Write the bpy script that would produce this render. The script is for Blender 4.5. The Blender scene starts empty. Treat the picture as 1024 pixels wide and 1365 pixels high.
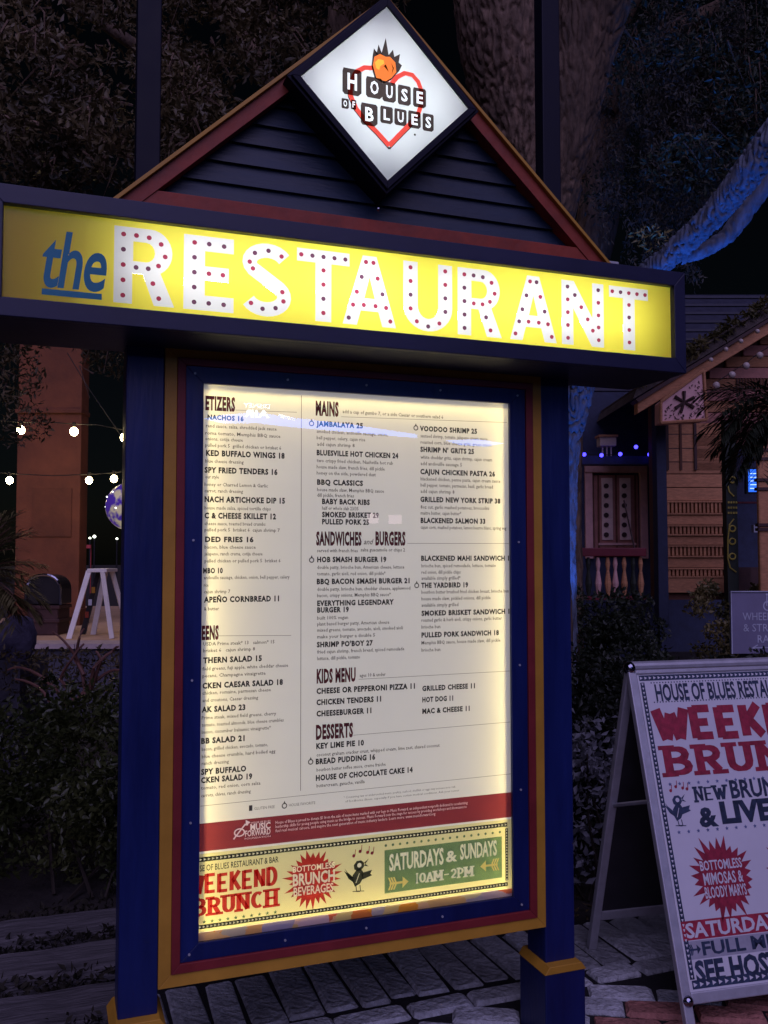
import bpy, math, random
import numpy as np
from mathutils import Vector, noise
random.seed(7)
SC = bpy.context.scene
COL = SC.collection
# ------------------------------------------------------------------ camera, world, light
F = 1200.0; YAW = .3518; PIT = .0505; ROLL = -.0007
CAM = Vector((-.4036, -2.6241, 1.55))
cy_, sy_, cp_, sp_ = math.cos(YAW), math.sin(YAW), math.cos(PIT), math.sin(PIT)
FW = Vector((sy_*cp_, cy_*cp_, sp_)); RT = Vector((cy_, -sy_, 0)); UP = RT.cross(FW)
FH = Vector((sy_, cy_, 0))
cd = bpy.data.cameras.new('camera'); cam = bpy.data.objects.new('camera', cd); COL.objects.link(cam)
cam.location = CAM
cam.rotation_euler = (math.pi/2 + PIT, -ROLL, -YAW)
cd.sensor_fit = 'VERTICAL'; cd.sensor_height = 36.0; cd.sensor_width = 27.0
cd.lens = F/1365*36.0; cd.clip_end = 500; cd.clip_start = .05
SC.camera = cam
W = bpy.data.worlds.new('World'); SC.world = W; W.use_nodes = True
wn = W.node_tree.nodes; wl = W.node_tree.links
sky = wn.new('ShaderNodeTexSky'); sky.sky_type = 'NISHITA'; sky.sun_disc = False
SUN_EL, SUN_AZ = math.radians(42), math.radians(192)
sky.sun_elevation = SUN_EL; sky.sun_rotation = SUN_AZ
wn['Background'].inputs['Strength'].default_value = .0005
wl.new(sky.outputs[0], wn['Background'].inputs['Color'])
sl = bpy.data.lights.new('sun', 'SUN'); sl.energy = 2.0; sl.angle = math.radians(70); sl.color = (.58, .49, .97)
so = bpy.data.objects.new('sun', sl); COL.objects.link(so)
sd = Vector((math.sin(SUN_AZ)*math.cos(SUN_EL), math.cos(SUN_AZ)*math.cos(SUN_EL), math.sin(SUN_EL)))
so.rotation_euler = sd.to_track_quat('Z', 'Y').to_euler(); so.location = (0, -6, 8)
vs = SC.view_settings; vs.view_transform = 'Standard'; vs.look = 'None'; vs.exposure = 0; vs.gamma = 1; vs.use_curve_mapping = False
SC.cycles.max_bounces = 8; SC.cycles.transparent_max_bounces = 12
try:
    SC.cycles.sample_clamp_indirect = 4
except Exception: pass

# ------------------------------------------------------------------ measuring helpers (photo pixel -> place)
def ray(u, v): return FW + RT*((u-512)/F) + UP*((682.5-v)/F)
def onplane(u, v, O, N):
    d = ray(u, v); return CAM + d*((O-CAM).dot(N)/d.dot(N))
def P(u, v, Y): return onplane(u, v, Vector((0, Y, 0)), Vector((0, 1, 0)))
def G(u, v, z=0): return onplane(u, v, Vector((0, 0, z)), Vector((0, 0, 1)))
def BP(u, v, d):                       # local street frame: x right, y away, z up
    q = ray(u, v); q = q*(d/q.dot(FH)); return q.dot(RT), CAM.z+q.z
def bg(x, y, z): return (CAM.x+RT.x*x+FH.x*y, CAM.y+RT.y*x+FH.y*y, z)
def bw(u, v, d):
    x, z = BP(u, v, d); return Vector(bg(x, d, z))
ID = lambda x, y, z: (x, y, z)

# ------------------------------------------------------------------ materials
def nodes(name):
    m = bpy.data.materials.new(name); m.use_nodes = True
    return m, m.node_tree.nodes, m.node_tree.links
def mat(name, c, rough=.6, metal=0, var=.25, scale=8, bump=0, bscale=40, stretch=(1, 1, 1), c2=None, spec=.35, trans=0):
    m, n, l = nodes(name); b = n['Principled BSDF']
    b.inputs['Roughness'].default_value = rough; b.inputs['Metallic'].default_value = metal
    b.inputs['Specular IOR Level'].default_value = spec
    tc = n.new('ShaderNodeTexCoord'); mp = n.new('ShaderNodeMapping'); mp.inputs['Scale'].default_value = stretch
    l.new(tc.outputs['Object'], mp.inputs[0])
    nz = n.new('ShaderNodeTexNoise'); nz.inputs['Scale'].default_value = scale; nz.inputs['Detail'].default_value = 6
    nz.inputs['Roughness'].default_value = .65
    l.new(mp.outputs[0], nz.inputs['Vector'])
    mx = n.new('ShaderNodeMix'); mx.data_type = 'RGBA'
    rp = n.new('ShaderNodeMapRange'); rp.inputs[1].default_value = .3; rp.inputs[2].default_value = .7
    l.new(nz.outputs[0], rp.inputs[0]); l.new(rp.outputs[0], mx.inputs[0])
    a = [x*(1-var) for x in c]; d = [min(1, x*(1+var)) for x in c] if c2 is None else list(c2)
    mx.inputs[6].default_value = (*a, 1); mx.inputs[7].default_value = (*d, 1)
    oi = n.new('ShaderNodeObjectInfo'); hs = n.new('ShaderNodeHueSaturation')
    r2 = n.new('ShaderNodeMapRange'); r2.inputs[3].default_value = 1-var*.6; r2.inputs[4].default_value = 1+var*.6
    l.new(oi.outputs['Random'], r2.inputs[0]); l.new(r2.outputs[0], hs.inputs['Value'])
    l.new(mx.outputs[2], hs.inputs['Color']); l.new(hs.outputs[0], b.inputs['Base Color'])
    r3 = n.new('ShaderNodeMapRange'); r3.inputs[3].default_value = max(0, rough-.12); r3.inputs[4].default_value = min(1, rough+.12)
    l.new(nz.outputs[0], r3.inputs[0]); l.new(r3.outputs[0], b.inputs['Roughness'])
    if bump:
        bz = n.new('ShaderNodeTexNoise'); bz.inputs['Scale'].default_value = bscale; bz.inputs['Detail'].default_value = 8
        l.new(mp.outputs[0], bz.inputs['Vector'])
        bn = n.new('ShaderNodeBump'); bn.inputs['Strength'].default_value = bump; bn.inputs['Distance'].default_value = .02
        l.new(bz.outputs[0], bn.inputs['Height']); l.new(bn.outputs[0], b.inputs['Normal'])
    if trans:
        t = n.new('ShaderNodeBsdfTranslucent'); l.new(hs.outputs[0], t.inputs[0])
        ms = n.new('ShaderNodeMixShader'); ms.inputs[0].default_value = trans
        l.new(b.outputs[0], ms.inputs[1]); l.new(t.outputs[0], ms.inputs[2])
        l.new(ms.outputs[0], n['Material Output'].inputs[0])
    return m
def emit(name, c, s):
    m, n, l = nodes(name); n.remove(n['Principled BSDF'])
    e = n.new('ShaderNodeEmission'); e.inputs[0].default_value = (*c, 1); e.inputs[1].default_value = s
    l.new(e.outputs[0], n['Material Output'].inputs[0]); return m
def lit_sheet(name, c, ct, f=.7, gloss=.06, var=.04):     # backlit plastic / paper: diffuse in front, lets light through
    m, n, l = nodes(name); n.remove(n['Principled BSDF'])
    tc = n.new('ShaderNodeTexCoord'); nz = n.new('ShaderNodeTexNoise'); nz.inputs['Scale'].default_value = 6; nz.inputs['Detail'].default_value = 5
    l.new(tc.outputs['Object'], nz.inputs['Vector'])
    def vc(col):
        mx = n.new('ShaderNodeMix'); mx.data_type = 'RGBA'; l.new(nz.outputs[0], mx.inputs[0])
        mx.inputs[6].default_value = (*[x*(1-var) for x in col], 1); mx.inputs[7].default_value = (*[min(1, x*(1+var)) for x in col], 1); return mx.outputs[2]
    d = n.new('ShaderNodeBsdfDiffuse'); l.new(vc(c), d.inputs[0])
    t = n.new('ShaderNodeBsdfTranslucent'); l.new(vc(ct), t.inputs[0])
    g = n.new('ShaderNodeBsdfGlossy'); g.inputs['Roughness'].default_value = .25
    a = n.new('ShaderNodeMixShader'); a.inputs[0].default_value = f; l.new(d.outputs[0], a.inputs[1]); l.new(t.outputs[0], a.inputs[2])
    b = n.new('ShaderNodeMixShader'); b.inputs[0].default_value = gloss; l.new(a.outputs[0], b.inputs[1]); l.new(g.outputs[0], b.inputs[2])
    l.new(b.outputs[0], n['Material Output'].inputs[0]); return m
def film(name, c, var=.2, scale=30):        # translucent ink printed on a backlit sheet: tints what shines through
    m, n, l = nodes(name); n.remove(n['Principled BSDF'])
    tc = n.new('ShaderNodeTexCoord'); nz = n.new('ShaderNodeTexNoise'); nz.inputs['Scale'].default_value = scale; nz.inputs['Detail'].default_value = 5
    l.new(tc.outputs['Object'], nz.inputs['Vector'])
    mx = n.new('ShaderNodeMix'); mx.data_type = 'RGBA'; l.new(nz.outputs[0], mx.inputs[0])
    mx.inputs[6].default_value = (*[x*(1-var) for x in c], 1); mx.inputs[7].default_value = (*[min(1, x*(1+var)) for x in c], 1)
    t = n.new('ShaderNodeBsdfTransparent'); l.new(mx.outputs[2], t.inputs[0]); l.new(t.outputs[0], n['Material Output'].inputs[0]); return m
def glow_ink(name, c, e):                    # pale ink knocked out of a dark one: its own emission stands in for the backlight
    m, n, l = nodes(name); b = n['Principled BSDF']; b.inputs['Base Color'].default_value = (*[x*.5 for x in c], 1); b.inputs['Roughness'].default_value = .6
    b.inputs['Emission Color'].default_value = (*c, 1); b.inputs['Emission Strength'].default_value = e; return m
M = {}
M['blue'] = mat('navy_paint', (.006, .013, .085), .36, var=.3, scale=3, bump=.10, bscale=12, stretch=(4, 4, .6))
M['navy'] = mat('dark_navy_paint', (.013, .014, .045), .42, var=.25, scale=3, bump=.02, bscale=30)
M['deep'] = mat('near_black_navy', (.004, .004, .014), .6, var=.2, spec=.2)
M['gold'] = mat('gold_paint', (.42, .21, .022), .5, var=.15, scale=7, bump=.04)
M['red'] = mat('oxblood_paint', (.17, .016, .018), .5, var=.2, scale=7, bump=.04)
M['rakered'] = mat('brick_red_paint', (.24, .035, .016), .55, var=.3, scale=9, bump=.1)
M['siding'] = mat('teal_navy_siding', (.006, .016, .036), .45, var=.3, scale=4, bump=.1, bscale=20, stretch=(1, 1, 6))
M['white_in'] = mat('white_cabinet_inside', (.8, .8, .78), .6, var=.02)
M['yellow_face'] = lit_sheet('yellow_acrylic', (.85, .36, .012), (.90, .84, .09), .72, .02)
M['white_face'] = lit_sheet('white_acrylic', (.33, .30, .36), (.85, .86, .86), .72)
M['blue_letter'] = mat('blue_vinyl', (.010, .16, .24), .45, var=.06)
M['dot_red'] = film('red_disc', (.40, .045, .10), .1)
M['dot_dark'] = film('plum_disc', (.16, .06, .12), .1)
M['menu_paper'] = lit_sheet('menu_paper', (.50, .48, .47), (.84, .82, .79), .62, .02)
M['ink'] = mat('black_ink', (.010, .008, .010), .6, var=.1)
M['ink_soft'] = mat('grey_ink', (.075, .065, .06), .6, var=.15)
M['ink_red'] = mat('maroon_ink', (.11, .008, .016), .6, var=.3, scale=60)
M['band'] = film('maroon_band', (.32, .052, .075), .1, 8)
M['band_ink'] = glow_ink('cream_ink', (1, .85, .78), .36)
M['cream'] = glow_ink('cream_ink_on_dark', (1, .9, .6), .40)
M['cream_film'] = film('cream_film', (.93, .86, .50), .12, 5)
M['print_red'] = film('red_print', (.62, .055, .08), .35, 22)
M['print_green'] = film('green_print', (.20, .34, .30), .3, 22)
M['print_dark'] = film('charcoal_print', (.07, .08, .09), .4, 30)
M['print_yellow'] = glow_ink('yellow_ink', (1, .75, .2), .38)
M['glow_warm'] = emit('warm_tube', (1, .80, .30), 28)
M['glow_panel'] = emit('cool_led_panel', (.98, .95, 1), .74)
M['glow_white'] = emit('white_tube', (.90, .97, 1), 14)
M['glow_sign'] = emit('sign_tube', (1, .98, .95), 20)
M['logo_grey'] = film('logo_charcoal', (.085, .06, .06), .3, 60)
M['logo_red'] = glow_ink('logo_red', (1, .085, .05), .82)
M['logo_orange'] = glow_ink('logo_orange', (1, .24, .03), .9)
M['logo_white'] = glow_ink('logo_white', (.95, 1, 1), .95)
M['logo_yellow'] = glow_ink('logo_yellow', (1, .55, .05), .9)
M['ladder'] = mat('bright_aluminium', (.75, .72, .68), .45, .1, var=.1)
M['alu'] = mat('brushed_aluminium', (.42, .42, .45), .42, .35, var=.12, scale=20, bump=.03)
M['chrome'] = mat('chrome_cap', (.30, .30, .36), .1, 1, var=.05)
M['dark_board'] = mat('dark_backing_board', (.02, .019, .022), .7, var=.3)
M['poster'] = mat('poster_paper', (.62, .62, .64), .45, var=.05, scale=3)
M['pr_red'] = mat('poster_red', (.34, .022, .05), .5, var=.35, scale=45)
M['pr_blue'] = mat('poster_dark_blue', (.028, .045, .085), .5, var=.5, scale=45)
M['pr_star'] = mat('poster_star_blue', (.10, .13, .25), .5, var=.2)
M['pr_grey'] = mat('poster_grey', (.30, .30, .34), .5, var=.15, scale=20)
M['pr_white'] = mat('poster_white_ink', (.62, .62, .64), .45, var=.05)
M['soil'] = mat('dark_soil', (.022, .018, .016), .9, var=.5, scale=6, bump=.8, bscale=18)
M['paver'] = mat('grey_paver', (.38, .39, .40), .85, var=.42, scale=16, bump=.9, bscale=45)
M['paver_red'] = mat('red_paver', (.30, .125, .10), .85, var=.42, scale=16, bump=.9, bscale=45)
M['timber'] = mat('weathered_timber', (.12, .11, .115), .85, var=.55, scale=4, bump=.55, bscale=12, stretch=(1, 7, 7))
M['column'] = mat('rust_stucco', (.13, .042, .018), .8, var=.3, scale=2.2, bump=.25, bscale=14)
M['terrace'] = mat('tan_terrace', (.46, .30, .17), .8, var=.2, scale=2)
M['capstone'] = mat('pale_coping', (.45, .36, .33), .7, var=.2)
M['wall_low'] = mat('slate_wall', (.065, .062, .08), .8, var=.3, bump=.3)
M['black'] = mat('black_plastic', (.012, .011, .013), .4, var=.2)
M['brown'] = mat('dark_red_brown', (.05, .022, .02), .6, var=.3)
M['stem'] = mat('red_brown_stem', (.12, .055, .04), .6, var=.3)
M['twigdark'] = mat('dark_twig', (.03, .022, .016), .8)
M['bark'] = mat('oak_bark', (.11, .072, .048), .85, var=.65, scale=14, bump=1, bscale=34, stretch=(1, 1, .35))
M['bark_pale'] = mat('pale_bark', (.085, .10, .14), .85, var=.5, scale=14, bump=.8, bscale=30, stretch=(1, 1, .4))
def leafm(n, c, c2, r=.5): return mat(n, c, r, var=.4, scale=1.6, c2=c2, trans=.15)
M['leaf_oak'] = leafm('oak_leaf', (.018, .020, .009), (.19, .14, .06))
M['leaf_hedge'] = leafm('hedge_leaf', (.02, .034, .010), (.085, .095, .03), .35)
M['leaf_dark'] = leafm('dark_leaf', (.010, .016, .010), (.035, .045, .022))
M['leaf_gap_shade'] = leafm('gap_shade_leaf', (.008, .008, .005), (.035, .03, .018), .8)  # near-black leaf for the added shade strips between the timbers
M['leaf_pale'] = leafm('pale_leaf', (.10, .11, .12), (.30, .30, .34))  # pale bluish tone puts purple light into the leaf colour
M['leaf_palm'] = leafm('palm_leaf', (.05, .06, .022), (.19, .15, .055))
M['moss'] = leafm('spanish_moss', (.05, .05, .045), (.13, .125, .105), .8)
M['roof'] = mat('dark_roof_metal', (.022, .024, .045), .55, var=.3)
M['shingle'] = mat('brown_shingle', (.07, .055, .05), .85, var=.5, bump=.5)
M['tan_wood'] = mat('tan_painted_wood', (.46, .215, .10), .7, var=.25, scale=4, bump=.2, stretch=(3, 3, 12))
M['tan_dark'] = mat('umber_paint', (.13, .052, .03), .7, var=.3)
M['pink_wood'] = mat('dusty_pink_wood', (.66, .38, .35), .65, var=.15, bump=.1)
M['door_wood'] = mat('reddish_door', (.42, .18, .14), .6, var=.2, bump=.1)
M['door_panel'] = mat('pale_door_panel', (.80, .58, .50), .6, var=.12)
M['pale_frame'] = mat('pale_grey_wood', (.42, .42, .48), .6, var=.15)
M['slate_blue'] = mat('slate_blue_board', (.028, .036, .075), .7, var=.25, bump=.2)
M['railred'] = mat('rail_red', (.13, .012, .02), .5, var=.15)
M['cream_box'] = mat('cream_box', (.55, .44, .30), .6, var=.1)
M['green_post'] = mat('dark_green_post', (.02, .028, .02), .6, var=.3)
M['yellow_paint'] = mat('ochre_trim', (.40, .33, .06), .6, var=.2)
M['lavboard'] = mat('slate_lavender_board', (.17, .16, .24), .6, var=.12, scale=4)
M['chalk'] = mat('pale_lettering', (.42, .44, .52), .7, var=.2)
M['bulb_on'] = emit('lit_bulb', (1, .78, .40), 60)
M['bulb_blue'] = emit('blue_fairy_bulb', (.05, .04, 1), 5)
M['bulb_off'] = mat('frosted_bulb', (.5, .42, .38), .3, var=.1)
M['far_lamp'] = emit('far_lamp_glow', (.95, 1, .85), 6)
M['cable'] = mat('black_cable', (.02, .018, .015), .5)
M['screen'] = emit('blue_screen', (.03, .16, 1), 1.3)
M['screen_line'] = emit('pale_screen_line', (.4, .6, 1), 2)
M['neon_blue'] = emit('neon_blue', (.06, .26, 1), 16)
M['neon_white'] = emit('neon_white', (.62, .80, 1), 18)
M['neon_pink'] = emit('pale_pink_window', (1, .72, .85), 5)
M['rock'] = mat('purple_lit_rock', (.10, .09, .15), .8, var=.4, bump=.5)  # violet tint puts the purple light into the stone colour

# ------------------------------------------------------------------ mesh helpers
class MB:
    def __init__(s, xf=ID): s.v = []; s.f = []; s.xf = xf
    def add(s, vs, fs):
        o = len(s.v); s.v += [s.xf(*q) for q in vs]; s.f += [tuple(o+i for i in f) for f in fs]; return s
    def box(s, x0, x1, y0, y1, z0, z1):
        return s.add([(x0,y0,z0),(x1,y0,z0),(x1,y1,z0),(x0,y1,z0),(x0,y0,z1),(x1,y0,z1),(x1,y1,z1),(x0,y1,z1)],
            [(0,3,2,1),(4,5,6,7),(0,1,5,4),(1,2,6,5),(2,3,7,6),(3,0,4,7)])
    def prism(s, poly, y0, y1):           # poly in x,z ; extruded in y
        n = len(poly); vs = [(a, y0, b) for a, b in poly]+[(a, y1, b) for a, b in poly]
        fs = [tuple(range(n)), tuple(range(2*n-1, n-1, -1))]+[(i, i+n, (i+1) % n+n, (i+1) % n) for i in range(n)]
        return s.add(vs, fs)
    def tube(s, pts, r, n=8, cap=True):
        pts = [Vector(p) for p in pts]; rs = r if isinstance(r, (list, tuple)) else [r]*len(pts)
        vs = []; ref = Vector((.3, .2, 1)).normalized()
        for i, p in enumerate(pts):
            t = (pts[min(i+1, len(pts)-1)]-pts[max(i-1, 0)]).normalized()
            a = t.cross(ref)
            if a.length < .05: a = t.cross(Vector((1, 0, .1)))
            a.normalize(); b = t.cross(a)
            vs += [tuple(p+(a*math.cos(2*math.pi*k/n)+b*math.sin(2*math.pi*k/n))*rs[i]) for k in range(n)]
        fs = [(i*n+k, i*n+(k+1) % n, (i+1)*n+(k+1) % n, (i+1)*n+k) for i in range(len(pts)-1) for k in range(n)]
        if cap: fs += [tuple(range(n-1, -1, -1)), tuple((len(pts)-1)*n+k for k in range(n))]
        return s.add(vs, fs)
    def ball(s, c, r, n=12, m=8, sz=1):
        vs = [(c[0]+r*math.sin(math.pi*j/m)*math.cos(2*math.pi*k/n), c[1]+r*math.sin(math.pi*j/m)*math.sin(2*math.pi*k/n), c[2]+sz*r*math.cos(math.pi*j/m)) for j in range(m+1) for k in range(n)]
        return s.add(vs, [(j*n+k, (j+1)*n+k, (j+1)*n+(k+1) % n, j*n+(k+1) % n) for j in range(m) for k in range(n)])
def tag(o, label=None, cat=None, group=None, kind=None):
    if label: o['label'] = label
    if cat: o['category'] = cat
    if group: o['group'] = group
    if kind: o['kind'] = kind
    return o
def wloc(o):
    v = Vector(o.location)
    while o.parent: o = o.parent; v += Vector(o.location)
    return v
def mk(name, vs, fs, m, parent=None, smooth=False, origin=None, bevel=0):
    o_ = wloc(parent) if parent else Vector((0, 0, 0))
    if origin is None and parent is None and len(vs):
        a = np.array(vs, dtype=float); origin = Vector(((a[:, 0].min()+a[:, 0].max())/2, (a[:, 1].min()+a[:, 1].max())/2, a[:, 2].min()))
    loc = Vector(origin)-o_ if origin is not None else Vector((0, 0, 0))
    sub = o_+loc
    me = bpy.data.meshes.new(name)
    a = np.array(vs, dtype=float)-np.array(sub)
    me.from_pydata(a.tolist(), [], fs); me.update()
    me.materials.append(M[m] if isinstance(m, str) else m)
    if smooth: me.polygons.foreach_set('use_smooth', [True]*len(me.polygons))
    o = bpy.data.objects.new(name, me); COL.objects.link(o); o.location = loc
    if parent: o.parent = parent
    if bevel:
        b = o.modifiers.new('bevel', 'BEVEL'); b.width = bevel; b.segments = 2; b.limit_method = 'ANGLE'
    return o
def build(mb, name, m, parent=None, **k): return mk(name, mb.v, mb.f, m, parent, **k)
def thing(name, loc, label, cat, group=None):
    o = bpy.data.objects.new(name, None); COL.objects.link(o); o.location = loc; o.empty_display_size = .1
    return tag(o, label, cat, group)
def inst(src, loc, parent=None, rz=0, sc=None, name=None):   # copy sharing mesh ; loc world
    o = src.copy(); COL.objects.link(o)
    if parent: o.parent = parent; o.location = Vector(loc)-wloc(parent)
    else: o.location = loc
    if rz: o.rotation_euler.z = rz
    if sc: o.scale = sc
    return o

# ------------------------------------------------------------------ lettering on a plane
class Plane:
    def __init__(s, O, ex, ez, N): s.O, s.ex, s.ez, s.N = Vector(O), Vector(ex).normalized(), Vector(ez).normalized(), Vector(N).normalized()
    def px(s, u, v):
        q = onplane(u, v, s.O, s.N)-s.O; return q.dot(s.ex), q.dot(s.ez)
    def w(s, a, b, d): return tuple(s.O+s.ex*a+s.ez*b+s.N*d)
_fc = {}
def glyphs(txt, off=0.0, shear=0.0, space=1.0, res=2):
    k = (txt, off, shear, space, res)
    if k in _fc: return _fc[k]
    c = bpy.data.curves.new('t', 'FONT'); c.body = txt; c.resolution_u = res; c.fill_mode = 'FRONT'; c.offset = off; c.shear = shear; c.space_character = space
    o = bpy.data.objects.new('t', c); COL.objects.link(o)
    dg = bpy.context.evaluated_depsgraph_get(); dg.update()
    me = bpy.data.meshes.new_from_object(o.evaluated_get(dg))
    vs = [(v.co.x, v.co.y) for v in me.vertices]; fs = [tuple(p.vertices) for p in me.polygons]
    bpy.data.objects.remove(o); bpy.data.curves.remove(c); bpy.data.meshes.remove(me)
    _fc[k] = (vs, fs); return vs, fs
CAPH = None
def caph():
    global CAPH
    if CAPH is None:
        v, _ = glyphs('H'); CAPH = max(q[1] for q in v)
    return CAPH
class Txt:                                # collects several strings, links them as one mesh
    def __init__(s, pl, d=.0006): s.pl = pl; s.v = []; s.f = []; s.d = d
    def raw(s, vs, fs, d=None):
        o = len(s.v); d = s.d if d is None else d
        s.v += [s.pl.w(a, b, d) for a, b in vs]; s.f += [tuple(o+i for i in f) for f in fs]; return s
    def put(s, txt, u0, v0, u1, cap, off=0.0, shear=0.0, space=1.0, v1=None, d=None, res=2):   # cap in px
        a0, b0 = s.pl.px(u0, v0); _, bt = s.pl.px(u0, v0-cap)
        a1, _ = s.pl.px(u1, v0 if v1 is None else v1)
        return s.fit(txt, a0, b0, a1, bt-b0, off, shear, space, d, res)
    def fit(s, txt, a0, b0, a1, h, off=0.0, shear=0.0, space=1.0, d=None, res=2):
        vs, fs = glyphs(txt, off, shear, space, res)
        if not vs: return s
        x0 = min(q[0] for q in vs); x1 = max(q[0] for q in vs)
        kx = (a1-a0)/(x1-x0); ky = h/caph()
        return s.raw([(a0+(x-x0)*kx, b0+y*ky) for x, y in vs], fs, d)
    def poly(s, pts, d=None):             # px points polygon
        q = [s.pl.px(*p) for p in pts]; return s.raw(q, [tuple(range(len(q)))], d)
    def line(s, u0, v0, u1, v1, wd, d=None):
        a, b = s.pl.px(u0, v0), s.pl.px(u1, v1); dx, dy = b[0]-a[0], b[1]-a[1]; L = math.hypot(dx, dy); nx, ny = -dy/L*wd/2, dx/L*wd/2
        return s.raw([(a[0]+nx, a[1]+ny), (a[0]-nx, a[1]-ny), (b[0]-nx, b[1]-ny), (b[0]+nx, b[1]+ny)], [(0, 1, 2, 3)], d)
    def disc(s, a, b, r, n=10, d=None, star=0):
        m = n if not star else 10
        vs = [(a+(r if not star or k % 2 == 0 else r*.45)*math.sin(2*math.pi*k/m), b+(r if not star or k % 2 == 0 else r*.45)*math.cos(2*math.pi*k/m)) for k in range(m)]
        if star: vs = vs+[(a, b)]; return s.raw(vs, [(k, (k+1) % m, m) for k in range(m)], d)
        return s.raw(vs, [tuple(range(m))], d)
    def done(s, name, m, parent, label=None):
        # every lettering sheet is orientated to face along N
        o = mk(name, s.v, s.f, m, parent)
        if label: o['label'] = label
        return o
# heavy wood-type letters from strokes, optional slab serifs
def arc(cx, cz, rx, rz, a0, a1, n=8): return [(cx+rx*math.cos(math.radians(a0+(a1-a0)*i/n)), cz+rz*math.sin(math.radians(a0+(a1-a0)*i/n))) for i in range(n+1)]
SG = {  # strokes, serif anchors
 'B': ([[(.2,.1),(.2,.9)], [(.2,.88)]+arc(.5,.7,.28,.18,90,-90)+[(.2,.52)], [(.2,.5)]+arc(.52,.3,.32,.19,90,-90)+[(.2,.11)]], [(.2,.06),(.2,.94)]),
 'R': ([[(.2,.1),(.2,.9)], [(.2,.88)]+arc(.5,.69,.28,.19,90,-90)+[(.2,.5)], [(.5,.5),(.82,.08)]], [(.2,.06),(.2,.94),(.82,.06)]),
 'U': ([[(.2,.92)]+arc(.5,.36,.3,.25,180,360)+[(.8,.92)]], [(.2,.94),(.8,.94)]),
 'N': ([[(.18,.08),(.18,.92)], [(.18,.9),(.82,.1)], [(.82,.08),(.82,.92)]], [(.18,.06),(.18,.94),(.82,.94)]),
 'C': ([arc(.54,.5,.34,.38,50,310,14)], []),
 'H': ([[(.18,.08),(.18,.92)], [(.82,.08),(.82,.92)], [(.2,.5),(.8,.5)]], [(.18,.06),(.18,.94),(.82,.06),(.82,.94)]),
 'W': ([[(.08,.94),(.3,.08)], [(.3,.08),(.5,.8)], [(.5,.8),(.7,.08)], [(.7,.08),(.92,.94)]], [(.08,.94),(.92,.94)]),
 'E': ([[(.2,.06),(.2,.94)], [(.2,.88),(.88,.88)], [(.2,.5),(.75,.5)], [(.2,.12),(.88,.12)]], []),
 'K': ([[(.2,.06),(.2,.94)], [(.3,.48),(.84,.94)], [(.4,.52),(.88,.06)]], []),
 'D': ([[(.2,.06),(.2,.94)], [(.2,.88)]+arc(.45,.5,.38,.38,90,-90,12)+[(.2,.12)]], []),
 'A': ([[(.1,.06),(.5,.92)], [(.5,.92),(.9,.06)], [(.25,.34),(.75,.34)]], [(.12,.06),(.88,.06)]),
 'M': ([[(.14,.06),(.14,.94)], [(.14,.9),(.5,.3)], [(.5,.3),(.86,.9)], [(.86,.06),(.86,.94)]], [(.14,.06),(.86,.06),(.14,.94),(.86,.94)]),
 'P': ([[(.2,.08),(.2,.92)], [(.2,.88)]+arc(.5,.66,.3,.22,90,-90)+[(.2,.44)]], [(.2,.06),(.2,.94)]),
 'I': ([[(.5,.08),(.5,.92)]], [(.5,.06),(.5,.94)]),
 '1': ([[(.5,.08),(.5,.92)]], [(.5,.06),(.5,.94)]),
 '0': ([arc(.5,.5,.34,.4,0,360,18)], []),
 '2': ([arc(.5,.66,.3,.24,170,-35,9)+[(.2,.12)], [(.2,.12),(.84,.12)]], []),
 '-': ([[(.15,.5),(.85,.5)]], []),
 'L': ([[(.2,.06),(.2,.94)], [(.2,.12),(.85,.12)]], []),
 'V': ([[(.1,.94),(.5,.06)], [(.5,.06),(.9,.94)]], []),
}
def slab(T, word, a0, b0, a1, h, th=.24, serif=True, jig=0, gap=.04):
    n = len(word); wts = [1.35 if c in 'WM' else .55 if c in 'I1' else 1 for c in word]; tot = sum(wts)
    x = a0; rnd = random.Random(word)
    for c, wt in zip(word, wts):
        w_ = (a1-a0)*wt/tot; gw = w_*(1-gap); j = rnd.uniform(-jig, jig)*h; hh = h*(1+rnd.uniform(-jig, jig)); t = th*min(gw, h*.9); k = 0
        st, se = SG[c]
        def xy(q): return (x+q[0]*gw, b0+j+q[1]*hh)
        for s in st:
            pts = [xy(q) for q in s]; L = []; R_ = []
            for i, p in enumerate(pts):
                q0, q1 = pts[max(i-1, 0)], pts[min(i+1, len(pts)-1)]
                dx, dz = q1[0]-q0[0], q1[1]-q0[1]; l = math.hypot(dx, dz) or 1
                tt = t*(.5+.5*abs(dz)/l) if not (serif is False) else t*(.75+.25*abs(dz)/l)
                L.append((p[0]-dz/l*tt/2, p[1]+dx/l*tt/2)); R_.append((p[0]+dz/l*tt/2, p[1]-dx/l*tt/2))
            m = len(pts); T.raw(L+R_, [(i, i+1, m+i+1, m+i) for i in range(m-1)], T.d+k*.00006); k += 1
        if serif:
            for q in se:
                cx, cz = xy(q); sw = t*.95; sh = h*.07
                T.raw([(cx-sw, cz-sh), (cx+sw, cz-sh), (cx+sw, cz+sh), (cx-sw, cz+sh)], [(0, 1, 2, 3)], T.d+k*.00006); k += 1
        x += w_
    return T

# ================================================================== GROUND
g = MB().box(-150, 150, -60, 200, -.5, -.03); o = build(g, 'ground', 'soil'); tag(o, kind='structure')
path = MB().box(-1.2, 6.0, -3.2, .80, -.2, -.012); path_o = build(path, 'paved_path', mat('path_bed', (.012, .011, .012), .9, bump=.5)); tag(path_o, kind='structure')

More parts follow.
